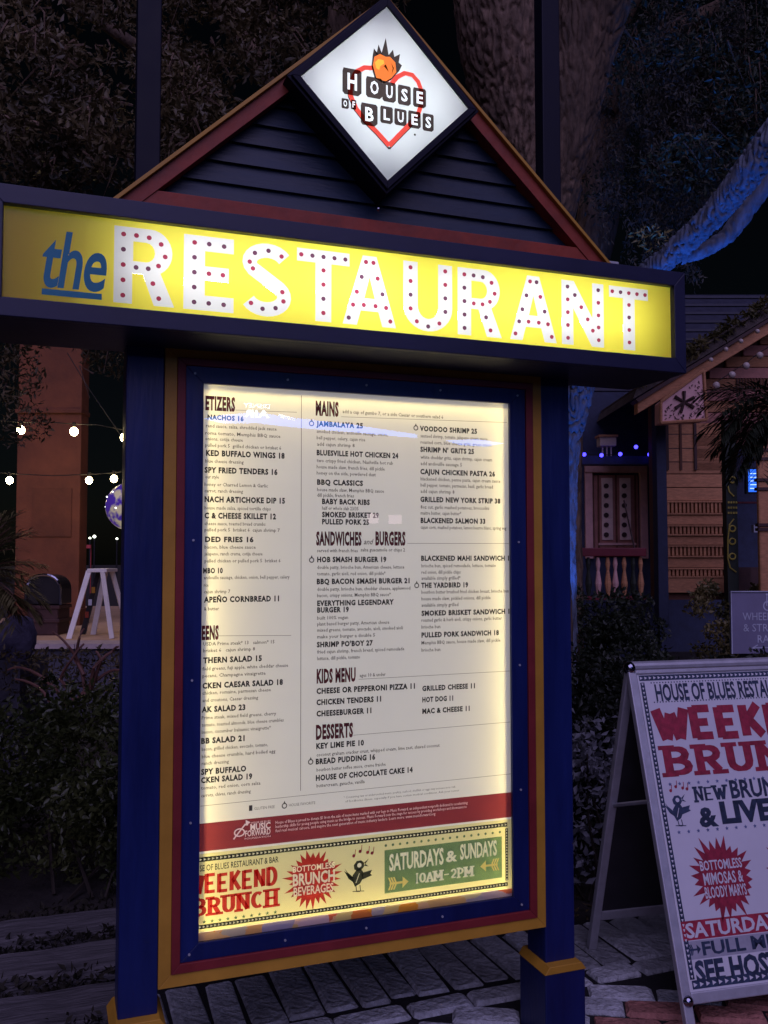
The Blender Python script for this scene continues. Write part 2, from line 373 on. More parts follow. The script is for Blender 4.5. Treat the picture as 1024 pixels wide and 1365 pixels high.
def paver_mesh(w, d, h=.05, seed=0):
    r = random.Random(seed); vs = []; n = 4
    def ring(ins, z, j):
        o = []
        for sx, sy in ((-1, -1), (1, -1), (1, 1), (-1, 1)):
            cx, cy = sx*(w/2-ins), sy*(d/2-ins); c = .004+.009*r.random()
            a = (cx-sx*c, cy) if sx*sy > 0 else (cx, cy-sy*c); b = (cx, cy-sy*c) if sx*sy > 0 else (cx-sx*c, cy)
            if (sx, sy) in ((-1, -1), (1, 1)): a, b = (cx, cy-sy*c), (cx-sx*c, cy)
            else: a, b = (cx-sx*c, cy), (cx, cy-sy*c)
            for q in (a, b): o.append((q[0]+r.uniform(-j, j), q[1]+r.uniform(-j, j), z+r.uniform(-j, j)*.5))
        return o
    vs = ring(0, -h, 0)+ring(0, -.012, .004)+ring(.010, 0, .003)
    fs = [tuple(range(7, -1, -1)), tuple(range(16, 24))]+[(k*8+i, k*8+(i+1) % 8, k*8+8+(i+1) % 8, k*8+8+i) for k in (0, 1) for i in range(8)]
    return vs, fs
pv = {}
def paver(x, y, w, d, rz, m, k):
    key = (round(w, 3), round(d, 3), m, k % 6)
    if key not in pv:
        vs, fs = paver_mesh(w, d, seed=k % 6+int(w*1000)); me = bpy.data.meshes.new('paver'); me.from_pydata(vs, [], fs); me.materials.append(M[m]); pv[key] = me
    o = bpy.data.objects.new('paver', pv[key]); COL.objects.link(o); o.parent = path_o
    o.location = Vector((x, y, random.uniform(-.006, .007)))-Vector(path_o.location)
    o.rotation_euler = (random.uniform(-.02, .02), random.uniform(-.02, .02), rz)
k = 0
x = -.35
while x < 3.4:                             # soldier course along the planting bed
    yb = .77 + .03*math.sin(x*2)+random.uniform(-.012, .012)
    w_ = random.choice((.106, .118, .132))
    paver(x+w_/2, yb-.19, w_-.007, .380, .05*random.uniform(-1, 1), 'paver', k); x += w_; k += 1
# two rows of stretchers, then a herringbone field
for r_, yy in enumerate((.345-.02,)):
    x = -.4+.1*r_
    while x < 3.3:
        w_ = random.choice((.20, .235, .26)); paver(x+w_/2, yy, w_-.010, .098, random.uniform(-.03, .03), 'paver', k); x += w_; k += 1
n_f = 0
ca, sa = math.cos(math.radians(-28)), math.sin(math.radians(-28))
for i in range(-26, 27):
    for j in range(-26, 27):
        bx = i*.236+(.118 if j % 2 else 0); by = j*.113
        X = bx*ca-by*sa+1.0; Y = bx*sa+by*ca-.3
        if Y > .225 or Y < -1.0 or X < -.6 or X > 2.9 or n_f > 200: continue
        u_ok = True
        red = (X > 1.0+.25*Y+.25 and Y < .06) 
        paver(X, Y, .228, .106, math.radians(-28)+random.uniform(-.05, .05), 'paver_red' if red else 'paver', k); k += 1; n_f += 1

def leafcloud(n, sampler, size, asp=.5, droop=0, seed=1, mode='leaf'):
    """n leaves; sampler(rng,n)->centres (n,3)"""
    r = np.random.default_rng(seed); c = sampler(r, n); n = len(c)
    a = r.normal(size=(n, 3)); a[:, 2] -= droop; a /= np.linalg.norm(a, axis=1, keepdims=True)
    b = r.normal(size=(n, 3)); b -= (b*a).sum(1, keepdims=True)*a; b /= np.linalg.norm(b, axis=1, keepdims=True)
    nn = np.cross(a, b)
    s = size*r.uniform(.55, 1.35, (n, 1)); L = a*s; Wd = b*s*asp*.5; up = nn*s*.12
    v = np.stack([c, c+L*.45+Wd+up, c+L, c+L*.45-Wd+up, c+L*.5], 1).reshape(-1, 3)
    base = np.arange(n)*5
    f = np.concatenate([np.stack([base, base+1, base+4], 1), np.stack([base+1, base+2, base+4], 1), np.stack([base+2, base+3, base+4], 1), np.stack([base+3, base, base+4], 1)])
    return v, f
def mknp(name, v, f, m, parent=None, origin=None):
    o_ = wloc(parent) if parent else Vector((0, 0, 0))
    loc = Vector((0, 0, 0))
    if parent is None:
        loc = Vector(origin) if origin is not None else Vector((float(v[:, 0].mean()), float(v[:, 1].mean()), float(v[:, 2].min())))
    v = v-np.array(o_+loc); me = bpy.data.meshes.new(name)
    me.vertices.add(len(v)); me.vertices.foreach_set('co', v.astype(np.float32).ravel())
    k_ = f.shape[1]; me.loops.add(f.size); me.loops.foreach_set('vertex_index', f.astype(np.int32).ravel())
    me.polygons.add(len(f)); me.polygons.foreach_set('loop_start', np.arange(len(f), dtype=np.int32)*k_); me.polygons.foreach_set('loop_total', np.full(len(f), k_, dtype=np.int32))
    me.update(calc_edges=True); me.validate(); me.materials.append(M[m])
    o = bpy.data.objects.new(name, me); COL.objects.link(o); o.location = loc
    if parent: o.parent = parent
    return o
def blobs(cs):                            # list of (x,y,z,rx,ry,rz) shells -> sampler, denser near the surface
    cs = np.array(cs, dtype=float); wgt = cs[:, 3]*cs[:, 5]; wgt /= wgt.sum()
    def s(r, n):
        i = r.choice(len(cs), n, p=wgt); d = r.normal(size=(n, 3)); d /= np.linalg.norm(d, axis=1, keepdims=True)
        rad = 1-np.abs(r.normal(0, .22, (n, 1))); return cs[i, :3]+d*cs[i, 3:]*rad
    return s
def shrub(name, label, cat, x0, x1, y0, y1, h, n, size, m, seed, group=None, frame=bg, nb=26, asp=.5):
    r = random.Random(seed); base = Vector(frame((x0+x1)/2, (y0+y1)/2, 0)); base.z = -.03
    t = thing(name, base, label, cat, group)
    cs = []
    for k in range(nb):
        x = r.uniform(x0, x1); y = r.uniform(y0, y1); rr = r.uniform(.10, .2); z = r.uniform(.02, h-rr*.8)
        p = frame(x, y, z); cs.append((*p, rr, rr, rr*.8))
    v, f = leafcloud(n, blobs(cs), size, asp, seed=seed); mknp('foliage', v, f, m, t)
    s = MB()
    for k in range(min(nb, 14)):
        c = cs[k]; q = frame(r.uniform(x0, x1), r.uniform(y0, y1), -.02); mid = ((q[0]+c[0])/2+r.uniform(-.05, .05), (q[1]+c[1])/2, c[2]*.5)
        s.tube([q, mid, c[:3]], [.009, .006, .003], 5)
    build(s, 'stem', 'twigdark', t); return t

# fallen leaves and twigs on the bed edge
v, f = leafcloud(700, lambda r, n: np.stack([r.uniform(-.4, 3.2, n), .80+r.exponential(.09, n), r.uniform(-.025, .004, n)], 1), .035, .45, seed=5)
o = mknp('fallen_leaves', v, f, 'leaf_oak'); tag(o, 'dry fallen leaves along the planting bed edge', 'leaves', kind='stuff')

# ================================================================== MENU SIGN
sign = thing('menu_sign', (.505, .05, 0), 'tall blue and yellow restaurant menu sign with gable roof and lit diamond logo box', 'menu sign')
PW = .106
for xa, xb, zc in ((-.2174, -.111, .285), (1.1167, 1.2268, .235)):
    p = build(MB().box(xa, xb, .0, .12, zc, 2.16), 'post', 'blue', sign, bevel=.004)
    e = .019
    build(MB().box(xa-e, xb+e, -.03, .14, -.03, zc-.022), 'plinth', 'blue', p, bevel=.004)
    build(MB().prism([(xa-e-.003, zc-.022), (xb+e+.003, zc-.022), (xb+.004, zc+.002), (xa-.004, zc+.002)], -.034, .144), 'plinth_trim', 'gold', p, bevel=.002)
for u in (198, 730):
    q = P(u, 120, .22); build(MB().box(q.x-.037, q.x+.037, .19, .25, -.03, 5.2), 'rear_post', 'deep', sign, bevel=.004)
# menu case -----------------------------------------------------------
case = build(MB().box(-.105, 1.111, .10, .13, .358, 2.158), 'menu_case', 'navy', sign)
MT, MBz = 2.057, .463
gz0, gz1 = .353, 2.158
def ring(name, m, a, b, y0, y1):          # a outer (x0,x1,z0,z1), b inner ; mitred frame
    ax0, ax1, az0, az1 = a; bx0, bx1, bz0, bz1 = b
    for quad in ([(ax0,az0),(ax1,az0),(bx1,bz0),(bx0,bz0)], [(bx0,bz1),(bx1,bz1),(ax1,az1),(ax0,az1)], [(ax0,az0),(bx0,bz0),(bx0,bz1),(ax0,az1)], [(bx1,bz0),(ax1,az0),(ax1,az1),(bx1,bz1)]):
        build(MB().prism(quad, y0, y1), name, m, case, bevel=.0015)
A0 = (-.1110, 1.1165, gz0, gz1); A1 = (-.076, 1.083, gz0+.036, gz1-.03); A2 = (-.052, 1.057, gz0+.062, gz1-.052); A3 = (0, 1.0, MBz, MT)
ring('gold_moulding', 'gold', A0, A1, -.006, .10); ring('red_moulding', 'red', A1, A2, -.011, .099); ring('blue_moulding', 'blue', A2, A3, -.004, .03)
ring('case_side', 'white_in', (-.05, 1.055, MBz-.045, MT+.045), (-.047, 1.052, MBz-.042, MT+.042), .031, .098)
for sx in (-.026, .25, .5, .75, 1.028):
    for sz in (MBz-.027, MT+.027): build(MB().tube([(sx, -.0075, sz), (sx, -.003, sz)], .0035, 8), 'screw', 'alu', case)
for sz in (.8, 1.2, 1.6):
    for sx in (-.026, 1.028): build(MB().tube([(sx, -.0075, sz), (sx, -.003, sz)], .0035, 8), 'screw', 'alu', case)
# paper sheet (single lit sheet), LED back panel and edge tubes
paper = mk('menu_sheet', [(-.01, .008, MBz-.008), (1.01, .008, MBz-.008), (1.01, .008, MT+.008), (-.01, .008, MT+.008)], [(0, 1, 2, 3)], 'menu_paper', case)
build(MB().box(-.046, 1.051, .093, .096, MBz-.04, MT+.04), 'led_panel', 'glow_panel', case)
for a, b in (((-.024, MBz), (-.024, MT)), ((1.026, MBz), (1.026, MT)), ((0, MT+.024), (1, MT+.024)), ((0, MBz-.024), (1, MBz-.024))):
    build(MB().tube([(a[0], .055, a[1]), (b[0], .055, b[1])], .007, 8), 'light_tube', 'glow_warm', case)
gm, gn, gl = nodes('thin_glass'); gn.remove(gn['Principled BSDF'])
tr = gn.new('ShaderNodeBsdfTransparent'); gg = gn.new('ShaderNodeBsdfGlossy'); gg.inputs['Roughness'].default_value = .005
lw = gn.new('ShaderNodeFresnel'); lw.inputs[0].default_value = 1.5; mxs = gn.new('ShaderNodeMixShader')
gl.new(lw.outputs[0], mxs.inputs[0]); gl.new(tr.outputs[0], mxs.inputs[1]); gl.new(gg.outputs[0], mxs.inputs[2]); gl.new(mxs.outputs[0], gn['Material Output'].inputs[0])
M['glass'] = gm
mk('glass_pane', [(.0, .0, MBz), (1, .0, MBz), (1, .0, MT), (.0, .0, MT)], [(0, 1, 2, 3)], 'glass', case)
PL = Plane((0, .008, 0), (1, 0, 0), (0, 0, 1), (0, -1, 0))
XL = 269
def cl(u, v):   # left limit: printed sheet is cut by the moulding
    return max(u, 273.0-(v-512)*.0121)
heads = [("ETIZERS", 274, 545.4, 313.6, 17, .05), ("EENS", 268, 852, 291.5, 17, .05), ("MAINS", 421, 552.7, 451.6, 17.5, .05), ("SANDWICHES", 421.5, 726, 482, 16.5, .05), ("BURGERS", 500.5, 726, 540.5, 16.5, .05), ("KIDS MENU", 422, 910, 474, 17, .05), ("DESSERTS", 421, 985, 470.5, 17.5, .05)]
Txt(PL).put('and', 485, 725.5, 498, 7, shear=.35, off=.01).done('script_word', 'ink_soft', paper)
for s, u0, v0, u1, c, sl_ in heads:
    Txt(PL).put(s, cl(u0, v0), v0, u1, c, off=.05, space=1.1).done('heading', 'ink_red', paper)
dishes = """NACHOS 16|276|558.7|325|6
KED BUFFALO WINGS 18|274|607|379.6|7
SPY FRIED TENDERS 16|272|629.6|370|7
NACH ARTICHOKE DIP 15|272|668.7|380|7
C & CHEESE SKILLET 12|272|690.5|368|7
DED FRIES 16|272.6|722|338|6.5
MBO 10|270|763.8|297|6.5
APEÑO CORNBREAD 11|271|802.7|372|7
THERN SALAD 15|270|883.7|349|7
CKEN CAESAR SALAD 18|269|917.6|377|7
AK SALAD 23|268|949.3|327|7
BB SALAD 21|267|991.2|326|7
SPY BUFFALO|267|1032.5|328|7
CKEN SALAD 19|267|1043.6|336|7
JAMBALAYA 25|421|567.7|484|6.5
BLUESVILLE HOT CHICKEN 24|421.5|606.4|531|6.5
BBQ CLASSICS|422|645.7|484|6.5
BABY BACK RIBS|428.6|671.5|493|6.5
SMOKED BRISKET 29|428.6|689|505|6.5
PULLED PORK 25|428.6|698.5|492|6.5
HOB SMASH BURGER 19|422|749|515|6.5
BBQ BACON SMASH BURGER 21|421.5|778.4|546|6.5
EVERYTHING LEGENDARY|422|807.4|525|6.5
BURGER 19|422|816.4|465|6.5
SHRIMP PO'BOY 27|421.5|862.6|497|6.5
CHEESE OR PEPPERONI PIZZA 11|421|924.7|553|6.8
CHICKEN TENDERS 11|421|939.7|508|6.8
CHEESEBURGER 11|421|954.8|495|6.8
KEY LIME PIE 10|420.6|998|485|6.8
BREAD PUDDING 16|420|1018.6|500|6.8
HOUSE OF CHOCOLATE CAKE 14|420|1040.5|550|6.8
VOODOO SHRIMP 25|559|574.2|636|6.2
SHRIMP N' GRITS 25|559.6|602|632|6.2
CAJUN CHICKEN PASTA 26|559.6|631.7|660|6.2
GRILLED NEW YORK STRIP 38|559.6|668.7|667|6.2
BLACKENED SALMON 33|560|696.8|647|6.2
BLACKENED MAHI SANDWICH 1|560.6|747.3|678.5|6.2
THE YARDBIRD 19|560.6|783.4|624|6.2
SMOKED BRISKET SANDWICH 1|561|820.7|679|6.2
PULLED PORK SANDWICH 18|561|849.7|665|6.2
GRILLED CHEESE 11|562|921|633|6.2
HOT DOG 11|562|936|604|6.2
MAC & CHEESE 11|562|951.3|626|6.2"""
for ln in dishes.split('\n'):
    s, u0, v0, u1, c = ln.split('|'); v0 = float(v0)
    Txt(PL).put(s, cl(float(u0), v0)+.8, v0, float(u1), float(c), off=.05, space=1.14).done('dish_name', 'ink', paper)
desc = """rend sauce, salsa, shredded jack sauce|274|569.4|369
roma tomato, Memphis BBQ sauce|273|579|374
onions, cotija cheese|273|586.6|324
pulled pork 5  grilled chicken or brisket 6|273|595.2|375
blue cheese dressing|273|616.4|325
our style|273|637.5|292
honey or Charred Lemon & Garlic|272|647.5|357
carrot, ranch dressing|272|656|324
house made salsa, spiced tortilla chips|272|678.8|361
cheese sauce, toasted bread crumbs|272|699.8|354
pulled pork 5  brisket 6  cajun shrimp 7|272|708|373
bacon, blue cheese sauce|272|731.2|341
jalapeno, ranch crema, cotija cheese|272|740.2|350
pulled chicken or pulled pork 5  brisket 6|272|749.6|374
andouille sausage, chicken, onion, bell pepper, celery|271|772|386
rice|271|782|278
cajun shrimp 7|271|790.8|307
& butter|271|813.6|292
USDA Prime steak* 13   salmon* 15|270|860.6|366
brisket 6   cajun shrimp 8|270|869.4|340
field greens, fuji apple, white cheddar cheese|269|893.6|384
pecans, Champagne vinaigrette|269|903|354
chicken, romaine, parmesan cheese|269|926|361
and croutons, Caesar dressing|269|935.8|344
Prime steak, mixed field greens, cherry|268|959|368
tomato, toasted almonds, blue cheese crumbles|268|968.6|378
bacon, cucumber balsamic vinaigrette*|268|978|361
bacon, grilled chicken, avocado, tomato,|268|1000.8|357
blue cheese crumble, hard boiled egg|268|1010.6|367
ranch dressing|268|1019.8|305
tomato, red onion, corn salsa|267|1052.6|347
carrots, chives, ranch dressing|267|1062.6|334
add a cup of gumbo 7, or a side Caesar or southern salad 6|456|550.6|591
smoked chicken, andouille sausage, onion,|421.5|577|517
bell pepper, celery, cajun rice|421.5|585.4|487
add cajun shrimp 8|422|594|473
two crispy fried chicken, Nashville hot rub|421.5|615.8|524
house made slaw, french fries, dill pickle|421.5|624.2|513
honey on the side, powdered dust|421.5|632.4|501
house made slaw, Memphis BBQ sauce|422|654.6|512
dill pickle, french fries|422|662|472
half or whole slab 23/35|428.6|679.4|478
served with french fries|422|736|477
salsa guacamole or chips 2|480|735|540
double patty, brioche bun, American cheese, lettuce|422|758.4|539
tomato, garlic aioli, red onion, dill pickle*|422|767|514
double patty, brioche bun, cheddar cheese, applewood|422|787.6|547
bacon, crispy onions, Memphis BBQ sauce*|422|796|521
built 100% vegan|422|826|464
plant based burger patty, American cheese|422|834|519
mixed greens, tomato, avocado, aioli, smoked aioli|422|842.2|537
make your burger a double 5|422|851|500
fried cajun shrimp, french bread, spiced remoulade|422|871.2|539
lettuce, dill pickle, tomato|422|880|480
ages 10 & under|478.6|902.5|514
coconut graham cracker crust, whipped cream, lime zest, shaved coconut|421|1008.4|586
bourbon butter toffee sauce, creme fraiche|421|1028.4|514
buttercream, ganache, vanilla|421|1049.6|486
sauteed shrimp, tomato, jalapeno cream sauce|560|583|650
roasted corn, blue cheese grits, green onion|560|591.4|655
white cheddar grits, cajun shrimp, cajun cream|560|611.4|656
add andouille sausage 5|560|620|616
blackened chicken, penne pasta, cajun cream sauce|560|640.4|667
bell pepper, tomato, parmesan, basil, garlic bread|560|648.6|657
add cajun shrimp 8|560|657|606
8oz cut, garlic mashed potatoes, broccolini|560|678|652
maitre butter, cajun butter*|560|686|615
cajun corn, mashed potatoes, lemon beurre blanc, spring veg|560|705|675
brioche bun, spiced remoulade, lettuce, tomato|561|756.4|661
red onion, dill pickle chips|561|765|614
available simply grilled*|561|773|614
bourbon butter brushed fried chicken breast, brioche bun|561|791.6|678
house made slaw, pickled onions, dill pickle|561|800.4|654
available simply grilled|561|809|611
roasted garlic & herb aioli, crispy onions, garlic butter|561|829|669
brioche bun|561|838|587
Memphis BBQ sauce, house made slaw, dill pickle|561|859.2|667
brioche bun|561|868.8|587"""
for ln in desc.split('\n'):
    s, u0, v0, u1 = ln.split('|'); v0 = float(v0)
    Txt(PL).put(s, cl(float(u0), v0)+.8, v0, float(u1), 4.6, off=0.012, res=1).done('description', 'ink_soft', paper)
R_ = Txt(PL)
R_.line(402, 527, 400.5, 1054, .0016)
for q in ((455, 555.5, 676, 563.4), (314, 546.5, 396, 549.5), (543, 724.3, 680, 724.7), (292, 847.4, 388, 847), (478, 905.5, 680, 894.5), (471, 980, 680, 962.5), (267, 1074.4, 682, 1031.5)): R_.line(*q, .0011)
R_.done('ruled_line', 'ink_soft', paper)
S_ = Txt(PL)
for u, v in ((415.5, 564.5), (554.5, 570.5), (415.5, 746.5), (555.5, 780.5), (414, 1015.5), (379, 1074)):
    a, b = PL.px(u, v); r0 = .0085
    n_ = 12; S_.raw([(a+r0*math.sin(6.2832*k/n_), b+r0*math.cos(6.2832*k/n_)) for k in range(n_)]+[(a+r0*.62*math.sin(6.2832*k/n_), b+r0*.62*math.cos(6.2832*k/n_)) for k in range(n_)], [(k, (k+1) % n_, n_+(k+1) % n_, n_+k) for k in range(n_)])
    S_.raw([(a-.004, b+.006), (a+.004, b+.006), (a, b+.015)], [(0, 1, 2)], .0008)
a, b = PL.px(334, 1077); S_.raw([(a-.005, b-.008), (a+.005, b-.008), (a+.005, b+.008), (a-.005, b+.008)], [(0, 1, 2, 3)])
S_.done('diet_icon', 'ink_soft', paper)
T = Txt(PL); T.put('GLUTEN FREE', 339, 1079.5, 366, 3.6); T.put('HOUSE FAVORITE', 385, 1075, 420, 3.6)
T.put('* Consuming raw or undercooked meats, poultry, seafood, shellfish or eggs may increase your risk', 458, 1064.3, 607, 2.8, res=1); T.put('of foodborne illness, especially if you have certain medical conditions. Ask your server', 460, 1069.6, 612, 2.8, res=1); T.done('footnote', 'ink_soft', paper)
# maroon band
band = Txt(PL, .0006); e = PL.px
def rectz(T, u0, u1, va, vb, d=None, ex=0):
    a0 = PL.px(u0, va); a1 = PL.px(u0, vb); b0 = PL.px(u1, va)[0]
    x0, x1 = a0[0], b0; T.raw([(x0, a1[1]), (x1, a1[1]), (x1, a0[1]), (x0, a0[1])], [(0, 1, 2, 3)], d)
zb1 = PL.px(264.7, 1098)[1]; zb0 = PL.px(264.7, 1135.5)[1]
band.raw([(-.006, zb0), (1.006, zb0), (1.006, zb1), (-.006, zb1)], [(0, 1, 2, 3)]); bo = band.done('maroon_band', 'band', paper)
T = Txt(PL, .0012); T.put('MUSIC', 333.4, 1106.5, 360.3, 8, off=.03); T.put('FORWARD', 326.5, 1115, 360.3, 7.6, off=.02); T.put('FOUNDATION', 326, 1119, 360.3, 2.2); T.put('HOUSE OF BLUES', 335, 1097.8, 360.3, 2.4)
a, b = PL.px(319, 1109.5)
n_ = 14
for r0, r1, dx in ((.0165, .0125, 0),):
    T.raw([(a+dx+r0*math.sin(6.2832*k/n_), b+r0*.75*math.cos(6.2832*k/n_)) for k in range(n_)]+[(a+dx+r1*math.sin(6.2832*k/n_), b+r1*.7*math.cos(6.2832*k/n_)) for k in range(n_)], [(k, (k+1) % n_, n_+(k+1) % n_, n_+k) for k in range(n_)])
T.line(311, 1118.5, 327, 1098, .004, .0014); T.line(326, 1099, 330.5, 1099, .004, .0015)
T.raw([(a+.018, b+.034), (a+.032, b+.026), (a+.018, b+.018)], [(0, 1, 2)], .0016)
T.put('House of Blues is proud to donate $1 from the sale of menu items marked with our logo to Music Forward, an independent nonprofit dedicated to accelerating', 367, 1098.2, 623, 4.0, res=1)
T.put('leadership skills for young people using music as the bridge to success. Music Forward sets the stage for success by providing workshops and showcases to', 367, 1103.6, 622, 4.0, res=1)
T.put('fuel real musical careers, and inspire the next generation of music industry leaders. Learn more: www.musicforward.org', 367, 1109.2, 580, 4.0, res=1)
T.done('band_lettering', 'band_ink', paper)
# brunch strip
zs1 = PL.px(265, 1138.5)[1]; zs0 = PL.px(264, 1243)[1]
cs_ = Txt(PL, .0005); cs_.raw([(-.006, zs0), (1.006, zs0), (1.006, zs1), (-.006, zs1)], [(0, 1, 2, 3)]); cs_.done('brunch_strip', 'cream_film', paper)
# collage strip under it
mm, nn_, ll_ = nodes('collage_print'); nn_.remove(nn_['Principled BSDF'])
tc = nn_.new('ShaderNodeTexCoord'); vo = nn_.new('ShaderNodeTexVoronoi'); vo.inputs['Scale'].default_value = 16; vo.inputs['Randomness'].default_value = 1
nz = nn_.new('ShaderNodeTexNoise'); nz.inputs['Scale'].default_value = 5; nz.inputs['Detail'].default_value = 7
va_ = nn_.new('ShaderNodeMix'); va_.data_type = 'RGBA'; va_.inputs[0].default_value = .25
ll_.new(tc.outputs['Object'], va_.inputs[6]); ll_.new(tc.outputs['Object'], nz.inputs['Vector']); ll_.new(nz.outputs[1], va_.inputs[7]); ll_.new(va_.outputs[2], vo.inputs['Vector'])
sx = nn_.new('ShaderNodeSeparateColor'); ll_.new(vo.outputs['Color'], sx.inputs[0])
cr = nn_.new('ShaderNodeValToRGB'); ll_.new(sx.outputs[0], cr.inputs[0]); cr.color_ramp.elements[0].color = (.75, .32, .05, 1); cr.color_ramp.elements[1].color = (.55, .42, .75, 1)
for p_, c_ in ((.25, (.6, .12, .08, 1)), (.45, (.7, .6, .3, 1)), (.65, (.35, .3, .55, 1)), (.82, (.75, .45, .25, 1))):
    el = cr.color_ramp.elements.new(p_); el.color = c_
t1 = nn_.new('ShaderNodeBsdfTranslucent'); t2 = nn_.new('ShaderNodeBsdfDiffuse'); ms = nn_.new('ShaderNodeMixShader'); ms.inputs[0].default_value = .6
ll_.new(cr.outputs[0], t1.inputs[0]); ll_.new(cr.outputs[0], t2.inputs[0]); ll_.new(t2.outputs[0], ms.inputs[1]); ll_.new(t1.outputs[0], ms.inputs[2]); ll_.new(ms.outputs[0], nn_['Material Output'].inputs[0]); M['collage'] = mm
cs_ = Txt(PL, .0005); cs_.raw([(-.006, MBz-.004), (1.006, MBz-.004), (1.006, zs0-.001), (-.006, zs0-.001)], [(0, 1, 2, 3)]); cs_.done('collage_strip', 'collage', paper)
def chain(pl, name, m1, m2, parent, a0, b0, a1, b1, wd, d=.0010, n=None, dark=True):
    """printed film strip border: a dark bar with small light triangles"""
    L = math.hypot(a1-a0, b1-b0); tx, ty = (a1-a0)/L, (b1-b0)/L; nx, ny = -ty, tx
    n = n or int(L/(wd*.9)); A = Txt(pl, d)
    A.raw([(a0+nx*wd/2, b0+ny*wd/2), (a0-nx*wd/2, b0-ny*wd/2), (a1-nx*wd/2, b1-ny*wd/2), (a1+nx*wd/2, b1+ny*wd/2)], [(0, 1, 2, 3)]); A.done(name, m1, parent)
    B = Txt(pl, d+.0004)
    for k in range(n):
        c0 = L*(k+.5)/n; s_ = wd*.27
        px_, py_ = a0+tx*c0, b0+ty*c0
        B.raw([(px_-tx*s_+nx*s_, py_-ty*s_+ny*s_), (px_-tx*s_-nx*s_, py_-ty*s_-ny*s_), (px_+tx*s_, py_+ty*s_)], [(0, 1, 2)])
    B.done(name+'_arrows', m2, parent)
zt = PL.px(265, 1146)[1]; zb_ = PL.px(264, 1236)[1]
chain(PL, 'strip_border', 'print_dark', 'cream', paper, .0, zt, .985, zt, .013)
chain(PL, 'strip_border', 'print_dark', 'cream', paper, .0, zb_, .985, zb_, .012)
chain(PL, 'strip_border', 'print_dark', 'cream', paper, .982, zb_+.012, .982, zt-.012, .010)
T = Txt(PL, .001); T.put('SE OF BLUES RESTAURANT & BAR', 266, 1161.5, 371, 8, off=.01, v1=1149); T.done('brunch_small_line', 'print_dark', paper)
def flat(u0, v0, u1, cap): a0, b0 = PL.px(u0, v0); a1 = PL.px(u1, v0)[0]; return a0, b0, a1, PL.px(u0, v0-cap)[1]-b0
a0, b0, a1, h = flat(265.5, 1194, 370, 29); slab(Txt(PL, .001), 'WEEKEND', a0-.035, b0, a1, h, .36, False, .03).done('weekend_word', 'print_red', paper)
a0, b0, a1, h = flat(265.5, 1221.5, 371, 25); T = slab(Txt(PL, .001), 'BRUNCH', a0-.02, b0, a1, h, .34, True, .02); T.done('brunch_word', 'print_red', paper)
T = Txt(PL, .001)
for k in range(10):
    a, b = PL.px(272+k*10.5, 0); z_ = PL.px(266, 1229.5)[1]; a = PL.px(272+k*10.5, 1226)[0]; T.disc(a, z_, .006, star=1)
zr = PL.px(514, 1127)[1]
for k in range(17):
    a = PL.px(514+k*9.5, 1118)[0]; T.disc(a, zr, .0042)
tag(T.done('star_row', 'print_green', paper), kind='stuff')
def burst(pl, a, b, rx, rz, d, seed, n=26):
    r = random.Random(seed); T = Txt(pl, d); vs = []
    for k in range(2*n):
        q = r.uniform(.85, 1.16) if k % 2 == 0 else r.uniform(.68, .76); t = 2*math.pi*k/(2*n)
        vs.append((a+rx*q*math.sin(t), b+rz*q*math.cos(t)))
    vs.append((a, b)); T.raw(vs, [(k, (k+1) % (2*n), 2*n) for k in range(2*n)]); return T
a, b = PL.px(417, 1171); burst(PL, a, b, .083, .083, .001, 3).done('starburst', 'print_red', paper)
T = Txt(PL, .0014); T.put('BOTTOMLESS', 390, 1163, 446, 7.5, off=.02, v1=1157); T.put('BRUNCH', 390, 1181, 446, 15, off=.03, v1=1174); T.put('BEVERAGES', 391, 1194.5, 444, 11, off=.02, v1=1188); T.done('burst_lettering', 'cream', paper)
zg1 = PL.px(512.3, 1133.4)[1]; zg0 = PL.px(512.3, 1191)[1]; xg0 = PL.px(512.3, 1160)[0]; xg1 = PL.px(668.7, 1140)[0]
T = Txt(PL, .001); T.raw([(xg0, zg0), (xg1, zg0), (xg1, zg1), (xg0, zg1)], [(0, 1, 2, 3)]); T.done('green_panel', 'print_green', paper)
T = Txt(PL, .0014); T.put('SATURDAYS', 518.5, 1160.5, 591, 21, off=.03, v1=1150); T.put('&', 594, 1149, 609, 14, off=.03); T.put('SUNDAYS', 613, 1145.5, 662, 19, off=.03); T.done('days_lettering', 'cream', paper)
a0, b0, a1, h = flat(553, 1178, 631, 14); slab(Txt(PL, .0014), '10AM-2PM', a0, b0, a1, h, .3, True).done('hours_lettering', 'cream', paper)
def arrow(pl, a, b, L, s, d, sgn):
    T = Txt(pl, d); T.raw([(a, b-.1*s), (a+sgn*L*.72, b-.1*s), (a+sgn*L*.72, b+.1*s), (a, b+.1*s)], [(0, 1, 2, 3)])
    T.raw([(a+sgn*L*.68, b-.5*s), (a+sgn*L, b), (a+sgn*L*.68, b+.5*s)], [(0, 1, 2)], d+.0001)
    for k in range(3):
        x = a+sgn*L*(.02+.13*k)
        for q in (-1, 1): T.raw([(x, b+.1*s*q), (x+sgn*.09*L, b+.1*s*q), (x-sgn*.02*L, b+.55*s*q), (x-sgn*.11*L, b+.55*s*q)], [(0, 1, 2, 3)], d+.0001*(2+k))
    return T
a, b = PL.px(519, 1178); arrow(PL, a, b, .062, .034, .0014, 1).done('arrow_mark', 'print_yellow', paper)
a, b = PL.px(663, 1152); arrow(PL, a, b, .062, .034, .0014, -1).done('arrow_mark', 'print_yellow', paper)
